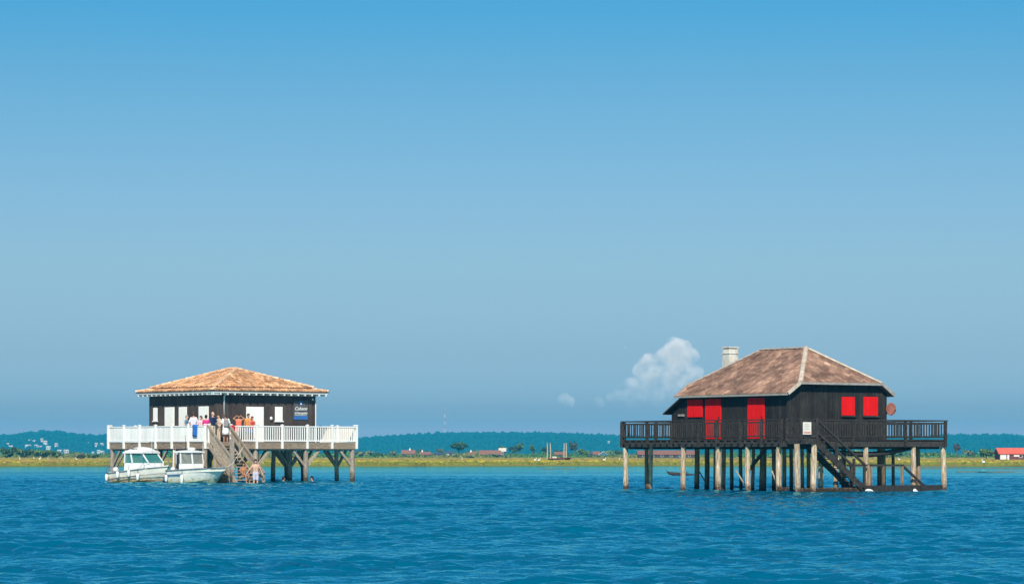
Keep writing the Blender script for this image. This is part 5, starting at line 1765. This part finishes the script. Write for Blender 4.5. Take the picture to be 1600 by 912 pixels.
def tree(px, top_y, w_px, D, tint, label, name='tree', n=420, bare=False, group='trees on the far shore', trunk_f=0.3, depth_f=0.8, leaf=0.085):
    x = (px - 800) / F_PX * D
    H = EYE + (HORIZON - top_y) * D / F_PX - GZ
    W = w_px * D / F_PX
    root = empty(name, (x, D, GZ - 0.1), random.uniform(0, 6.28), label, name if name == 'bush' else 'tree', group)
    m = MB()
    m.tube([(0, 0, 0), (0.02 * H, 0, H * 0.3), (-0.01 * H, 0.01 * H, H * 0.62), (0, 0, H * 0.85)], [H * 0.035 + 0.04, H * 0.027 + 0.03, H * 0.016 + 0.02, 0.02], 7)
    tips = []
    for k in range(6):
        a = k * 1.05 + random.uniform(-.3, .3)
        z0 = H * random.uniform(0.2 if trunk_f < 0.2 else 0.3, 0.6)
        tip = (math.cos(a) * W * 0.34, math.sin(a) * W * 0.34 * depth_f, min(H * 0.93, z0 + H * random.uniform(0.15, 0.35)))
        m.tube([(0, 0, z0), (tip[0] * 0.5, tip[1] * 0.5, z0 + (tip[2] - z0) * 0.6), tip], [H * 0.014 + 0.02, H * 0.009 + 0.015, 0.012], 5)
        tips.append(tip)
    m.build('trunk', 'bark', root)
    lobes = [((0, 0, H * (trunk_f + (1 - trunk_f) * 0.55)), W * 0.34, H * (1 - trunk_f) * 0.44)]
    for tx, ty_, tz in tips:
        lobes.append(((tx, ty_, tz), W * random.uniform(0.14, 0.24), H * (1 - trunk_f) * random.uniform(0.16, 0.28)))
    V, Fc, C = [], [], []
    s0 = max(W, H) * leaf
    for i in range(n):
        c, rw, rh = random.choice(lobes)
        v = Vector((random.gauss(0, 1), random.gauss(0, 1), random.gauss(0, 1))).normalized() * random.random() ** 0.45
        p = Vector((c[0] + v.x * rw, c[1] + v.y * rw, c[2] + v.z * rh))
        if p.z > H or p.z < 0.05:
            continue
        a = Vector((random.gauss(0, 1), random.gauss(0, 1), random.gauss(0, 1))).normalized()
        b = a.cross(Vector((random.gauss(0, 1), random.gauss(0, 1), random.gauss(0, 1)))).normalized()
        s = s0 * random.uniform(0.5, 1.15)
        o = len(V)
        for q in (a * s, b * s * 0.7, -a * s, -b * s * 0.7):
            V.append(tuple(p + q))
        Fc.append((o, o + 1, o + 2, o + 3))
        g = random.uniform(0.65, 1.35)
        C += [(tint[0] * g, tint[1] * g, tint[2] * g)] * 4
    me = bpy.data.meshes.new('crown')
    me.from_pydata(V, [], Fc)
    color_attr(me, np.array(C))
    me.materials.append(MATS['leaf'])
    link('crown', me, root)
    return root
G1, G2, G3, G4 = (0.085, 0.15, 0.04), (0.13, 0.22, 0.045), (0.05, 0.11, 0.045), (0.15, 0.18, 0.08)
TREES = [(717, 690, 27, 1180, G3, 'large round dark green tree, biggest on the far shore', 'tree', 700), (785, 695, 13, 1300, G1, 'slim green tree just right of the straw roofed cabin', 'tree', 350),
         (802, 695, 15, 1300, G3, 'dark tree left of the tallest in its pair', 'tree', 380), (812, 690, 15, 1320, G1, 'taller green tree of a pair right of the straw roofed cabin', 'tree', 400),
         (832, 693, 9, 1300, G1, 'thin lone tree with a bare stem, left of the mooring poles', 'tree', 220), (851, 697, 13, 1300, G3, 'dark tree behind the left mooring poles', 'tree', 320),
         (872, 701, 14, 1320, G3, 'low dark tree behind the salmon roofed cabin', 'tree', 320), (896, 688, 13, 1250, (0.09, 0.09, 0.05), 'tall brownish tree right of the mooring poles', 'tree', 260),
         (688, 700, 14, 1330, G4, 'pale green tree behind the slate roofed cabin', 'tree', 300), (656, 700, 11, 1340, G1, 'small tree between two terracotta roofed cabins', 'tree', 240),
         (666, 702, 8, 1340, G3, 'smallest dark tree behind the second terracotta roof', 'tree', 200), (965, 702, 13, 1250, G1, 'tree right of the blue cabin', 'tree', 300),
         (975, 703, 12, 1200, G3, 'dark tree beside the leftmost stilt of the black hut', 'tree', 280), (1495, 691, 12, 1100, (0.10, 0.055, 0.045), 'bare looking reddish tree right of the black hut deck', 'tree', 150),
         (1514, 702, 24, 1000, G4, 'spreading grey green tree right of the black hut', 'tree', 380), (1541, 699, 25, 800, G2, 'round bright green bush left of the red roofed house', 'bush', 520),
         (912, 701, 22, 1100, G2, 'bright green bush left of the grey roofed cabin', 'bush', 450), (712, 710, 14, 1000, G3, 'low dark bush at the foot of the big tree', 'bush', 260),
         (734, 712, 16, 960, G3, 'flat dark bush right of the big tree foot', 'bush', 240), (768, 709, 22, 1050, G1, 'green bush in front of the long terracotta roofed cabin', 'bush', 300),
         (12, 698, 30, 900, G3, 'dark green bush at the left edge of the photo', 'bush', 480), (38, 700, 34, 920, G1, 'broad green bush, second from the left edge', 'bush', 480),
         (66, 702, 30, 900, G2, 'light green bush, third from the left edge', 'bush', 420), (88, 704, 22, 880, G1, 'low green bush, fourth from the left edge', 'bush', 340),
         (126, 708, 18, 760, (0.08, 0.085, 0.06), 'grey green bush near the left stilts of the tiled hut', 'bush', 280), (145, 709, 26, 900, G1, 'long low bush just left of the tiled hut', 'bush', 300),
         (568, 705, 34, 1250, G4, 'pale bush just right of the tiled hut deck', 'bush', 360), (596, 707, 26, 1250, G1, 'low green bush between tiled hut and first terracotta cabin', 'bush', 300),
         (614, 703, 16, 1280, G4, 'upright pale bush left of the first terracotta cabin', 'bush', 300), (1335, 704, 36, 1200, G2, 'wide light bush seen under the black hut stairs', 'bush', 380),
         (1400, 705, 40, 1250, G1, 'wide green bush seen under the right deck of the black hut', 'bush', 380), (1455, 706, 30, 1250, G2, 'low bush beside the right end stilt of the black hut', 'bush', 300)]
for (px, ty_, w_, D_, tint, lab, nm, n_) in TREES:
    tree(px, ty_, w_, D_, tint, lab, nm, n_, trunk_f=0.3 if nm == 'tree' else 0.0, group='trees on the far shore' if nm == 'tree' else 'bushes on the far shore')

def make_scrub():
    n = 24000
    p = rng.random(n) * 2000 - 200
    D = np.where(rng.random(n) < 0.35, 980 + 150 * rng.random(n), 1320 + 450 * rng.random(n))
    env = 0.55 + 0.45 * np.sin(p * 0.045) * np.sin(p * 0.017 + 1) + 0.3 * np.sin(p * 0.12)
    h = np.clip(0.6 + 1.5 * env, 0.3, 3.0) * np.where(D < 1200, 0.42, 1.25) * rng.random(n) ** 0.7
    V = np.zeros((n, 4, 3)); C = np.zeros((n, 4, 3))
    c = np.stack([(p - 800) / F_PX * D, D, GZ + h], -1)
    a = rng.normal(size=(n, 3)); a /= np.linalg.norm(a, axis=1)[:, None]
    b = np.cross(a, rng.normal(size=(n, 3))); b /= np.linalg.norm(b, axis=1)[:, None]
    s = (0.3 + 0.45 * rng.random(n))[:, None]
    for k, q in enumerate((a * s, b * s * .7, -a * s, -b * s * .7)):
        V[:, k] = c + q
    base = np.array([0.11, 0.19, 0.04]) * (0.55 + 0.9 * rng.random((n, 1)))
    base[:, 0] *= 1 + 0.5 * np.sin(p * 0.02)
    C[:] = base[:, None, :]
    me = bpy.data.meshes.new('scrub')
    me.from_pydata(V.reshape(-1, 3).tolist(), [], [(4 * i, 4 * i + 1, 4 * i + 2, 4 * i + 3) for i in range(n)])
    color_attr(me, C.reshape(-1, 3))
    me.materials.append(MATS['leaf'])
    tag(link('scrub', me), kind='stuff', label='low green scrub along the back of the marsh')
make_scrub()

# hillside houses, set on the slope where each one shows
PROF = [(-700, 0.0), (-600, 0.12), (-450, 0.42), (-250, 0.78), (0, 0.93)]
def slope_at(px, py):
    best = None
    for dy in np.arange(-690, -5, 5.0):
        s = np.interp(dy, [a for a, b in PROF], [b for a, b in PROF])
        z = 0.1 + s * float(hill_z(px))
        Y = HY + dy
        y = HORIZON - (z - EYE) * F_PX / Y
        if best is None or abs(y - py) < best[0]:
            best = (abs(y - py), Y, z)
    return best[1], best[2]
def hill_house(px, py, wpx, wall, roof, label, group):
    Y, z = slope_at(px, py + 2.5)
    w = 0.8 * wpx * Y / F_PX
    root = empty('house', ((px - 800) / F_PX * Y, Y - 4, z - 0.5), random.uniform(-0.5, 0.5), label, 'house', group)
    h = random.uniform(3.2, 5.0)
    d = w * 0.8
    MB().box(-w / 2, w / 2, -d / 2, d / 2, -1.5, h).build('wall', wall, root)
    m = MB()
    V = [(-w / 2 - .4, -d / 2 - .4, h + .01), (w / 2 + .4, -d / 2 - .4, h + .01), (w / 2 + .4, d / 2 + .4, h + .01), (-w / 2 - .4, d / 2 + .4, h + .01), (-w / 2 - .4, 0, h + w * 0.24), (w / 2 + .4, 0, h + w * 0.24)]
    m.add(V, [(0, 1, 5, 4), (2, 3, 4, 5), (0, 4, 3), (1, 2, 5), (0, 3, 2, 1)])
    m.build('roof', roof, root)
    for sx in (-0.25, 0.25):
        MB().box(w * sx - 0.7, w * sx + 0.7, -d / 2 - 0.06, -d / 2 - 0.01, h * 0.45, h * 0.8).build('window', 'dark_glass', root)
HH = sorted([(5, 690, 9), (13, 693.5, 7), (25.5, 689, 6), (31, 686, 5), (17, 697, 8), (42, 686, 6), (48, 688, 6), (56, 689, 8), (45, 697, 10), (57, 696.5, 6), (63, 698, 7), (76, 699, 8), (72, 690, 7),
             (66, 686, 5), (89, 693.5, 6), (92, 698, 5), (94, 705, 8), (104, 704, 9), (136, 692, 6), (151, 694, 5), (160, 693, 6), (155, 705, 6), (160, 708, 8), (146, 707.5, 5), (28, 697.5, 5)])
ORD = ['first', 'second', 'third', 'fourth', 'fifth', 'sixth', 'seventh', 'eighth', 'ninth', 'tenth', 'eleventh', 'twelfth', 'thirteenth', 'fourteenth', 'fifteenth', 'sixteenth',
       'seventeenth', 'eighteenth', 'nineteenth', 'twentieth', 'twenty-first', 'twenty-second', 'twenty-third', 'twenty-fourth', 'twenty-fifth']
for i, (px, py, wp) in enumerate(HH):
    hill_house(px, py, wp, 'white_wall_far' if i % 3 else 'pink_wall_far', 'pink_wall_far' if i % 2 else 'pale_roof_far',
               'far pale house on the wooded hill left of the tiled hut, %s from the left' % ORD[i], 'pale houses on the left hillside')
for i, (px, py, lab) in enumerate(((951, 689.5, 'tiny far house on the middle ridge, left of two'), (963, 693, 'tiny far house on the middle ridge, nearest the black hut'))):
    hill_house(px, py, 4, 'white_wall_far', 'pale_roof_far', lab, 'pale houses on the middle ridge')

# radio mast on the ridge
def make_mast():
    bz = float(hill_z(695)) * 0.93
    top = EYE + (HORIZON - 641) * HY / F_PX
    root = empty('radio_mast', ((695 - 800) / F_PX * HY, HY, bz), 0, 'tall red and white lattice radio mast on the ridge', 'mast')
    Hm = top - bz
    nsec = 7
    for s in range(nsec):
        m = MB()
        z0, z1 = Hm * s / nsec, Hm * (s + 1) / nsec - 0.02
        w0, w1 = 2.3 - 1.7 * s / nsec, 2.3 - 1.7 * (s + 1) / nsec
        for a, b in ((-1, -1), (1, -1), (1, 1), (-1, 1)):
            m.tube([(a * w0, b * w0, z0), (a * w1, b * w1, z1)], [0.20, 0.20], 5)
        cs = [(-1, -1), (1, -1), (1, 1), (-1, 1)]
        for k in range(4):
            (a, b), (c, d) = cs[k], cs[(k + 1) % 4]
            m.tube([(a * w0, b * w0, z0), (c * w1, d * w1, z1)], [0.10, 0.10], 4)
            m.tube([(c * w0, d * w0, z0), (a * w1, b * w1, z1)], [0.10, 0.10], 4)
        m.build('mast_section', 'mast_red' if s % 2 == 0 else 'mast_white', root)
    MB().tube([(0, 0, Hm), (0, 0, Hm + 5)], [0.25, 0.12], 5).build('antenna', 'mast_white', root)
make_mast()

# oyster bed poles and an old barge on the flats
for px, ty_, lab in ((855, 691.5, 'tall thin mooring pole, first from the left over the old barge'), (860, 692, 'tall thin mooring pole, second from the left over the old barge'),
                     (881, 692, 'tall thin mooring pole, third from the left over the old barge'), (884.5, 691.5, 'tall thin mooring pole, rightmost over the old barge')):
    D = 600.0
    H = EYE + (HORIZON - ty_) * D / F_PX - GZ
    o = MB().tube([(0, 0, -0.6), (0.05, 0, H * 0.5), (random.uniform(-.1, .1), 0, H)], [0.13, 0.11, 0.08], 7).build('mooring_pole', 'pole_wood')
    o.location = at(px, D, z=GZ)
    tag(o, lab, 'pole', 'mooring poles over the old barge')
bg = empty('barge', at(856, 585, z=GZ - 0.05), R(4), 'dark old barge lying on the marsh below the mooring poles', 'boat')
hull = hull_loft(4.9, 1.8, 0.55, 0.75, 0.15)
secs = hull[0]
build_hull(bg, hull, 'driftwood')
gunwale(bg, secs, 'rust', 0.0, 0.06)
deck_sheet(bg, secs, 0, 14, 0.12, 'deck', 'driftwood', 0.0)
MB().box(0.9, 1.8, -0.5, 0.4, 0.45, 0.95).build('crate', 'pale_roof_far', bg)

def egret(px, py, label, k):
    D = F_PX * (EYE - GZ) / (py - HORIZON)
    o = empty('white_bird', at(px, D, z=GZ), random.uniform(0, 6.28), label, 'bird', 'white birds on the marsh')
    m = MB().ball((0, 0, 0.42), (0.22, 0.11, 0.12), 10, 6)
    m.tube([(0.16, 0, 0.45), (0.25, 0, 0.58), (0.19, 0, 0.70), (0.24, 0, 0.80)], [0.06, 0.035, 0.03, 0.03], 6)
    m.ball((0.26, 0, 0.81), (0.06, 0.04, 0.04), 8, 5)
    m.build('body', 'bird_white', o, smooth=True)
    MB().tube([(0.30, 0, 0.81), (0.42, 0, 0.79)], [0.015, 0.004], 5).build('beak', 'bird_dark', o)
    for s in (-1, 1):
        MB().tube([(0.0, s * 0.05, 0.33), (0.02, s * 0.05, 0.0)], [0.014, 0.012], 5).build('leg', 'bird_dark', o)
EG = [(31, 720), (53, 719), (62, 719.6), (75, 720.2), (97, 719.5), (120, 720.3), (722, 721), (836, 721.8), (842, 722.3), (944, 721.6), (968, 721), (1310, 720.4), (1405, 721), (1537, 726.5)]
for i, (px, py) in enumerate(EG):
    lab = ('white wading bird on the left marsh, %s from the left edge' % ORD[i]) if px < 200 else \
        {722: 'white wading bird on the marsh below the big round tree', 836: 'white wading bird left of the old barge, farther of two', 842: 'white wading bird left of the old barge, nearer of two',
         944: 'white wading bird on the marsh below the blue cabin', 968: 'white wading bird just left of the black hut deck', 1310: 'white wading bird seen behind the black hut stairs',
         1405: 'white wading bird seen under the right deck of the black hut', 1537: 'white wading bird on the mudflat at right, below the round bush'}[px]
    egret(px, py, lab, i)

gl = empty('gull', at(977, 1100, 543), R(25), 'small white gull flying left of the large cloud', 'bird')
m = MB().ball((0, 0, 0), (0.24, 0.08, 0.08), 10, 6)
m.ball((0.23, 0, 0.02), 0.06, 8, 5)
m.build('body', 'bird_white', gl, smooth=True)
for s in (-1, 1):
    MB().slab([(0.12, s * 0.05, 0.03), (0.14, s * 0.35, 0.16), (0.0, s * 0.75, 0.10), (-0.06, s * 0.36, 0.15), (-0.10, s * 0.05, 0.03)], 0.02).build('wing', 'bird_white', gl)
MB().slab([(-0.18, -0.04, 0.0), (-0.18, 0.04, 0.0), (-0.38, 0.08, 0.0), (-0.38, -0.08, 0.0)], 0.015).build('tail', 'bird_white', gl)

# drifting log behind the stilts of the black hut
lg = empty('driftwood_log', at(1045, 229, z=0.02), R(-8), 'dark driftwood log floating behind the left stilts of the black hut', 'log')
MB().tube([(-0.15, 0, 0.26), (0.05, 0, 0.16), (0.5, 0.03, 0.10), (1.1, 0.0, 0.08), (2.3, 0.05, 0.02)], [0.05, 0.12, 0.15, 0.13, 0.05], 8).build('trunk', 'driftwood', lg)
MB().tube([(0.05, 0, 0.2), (-0.25, 0.05, 0.42)], [0.05, 0.02], 6).build('branch', 'driftwood', lg)
MB().tube([(1.2, 0, 0.1), (1.6, 0.1, 0.35)], [0.04, 0.015], 6).build('branch', 'driftwood', lg)
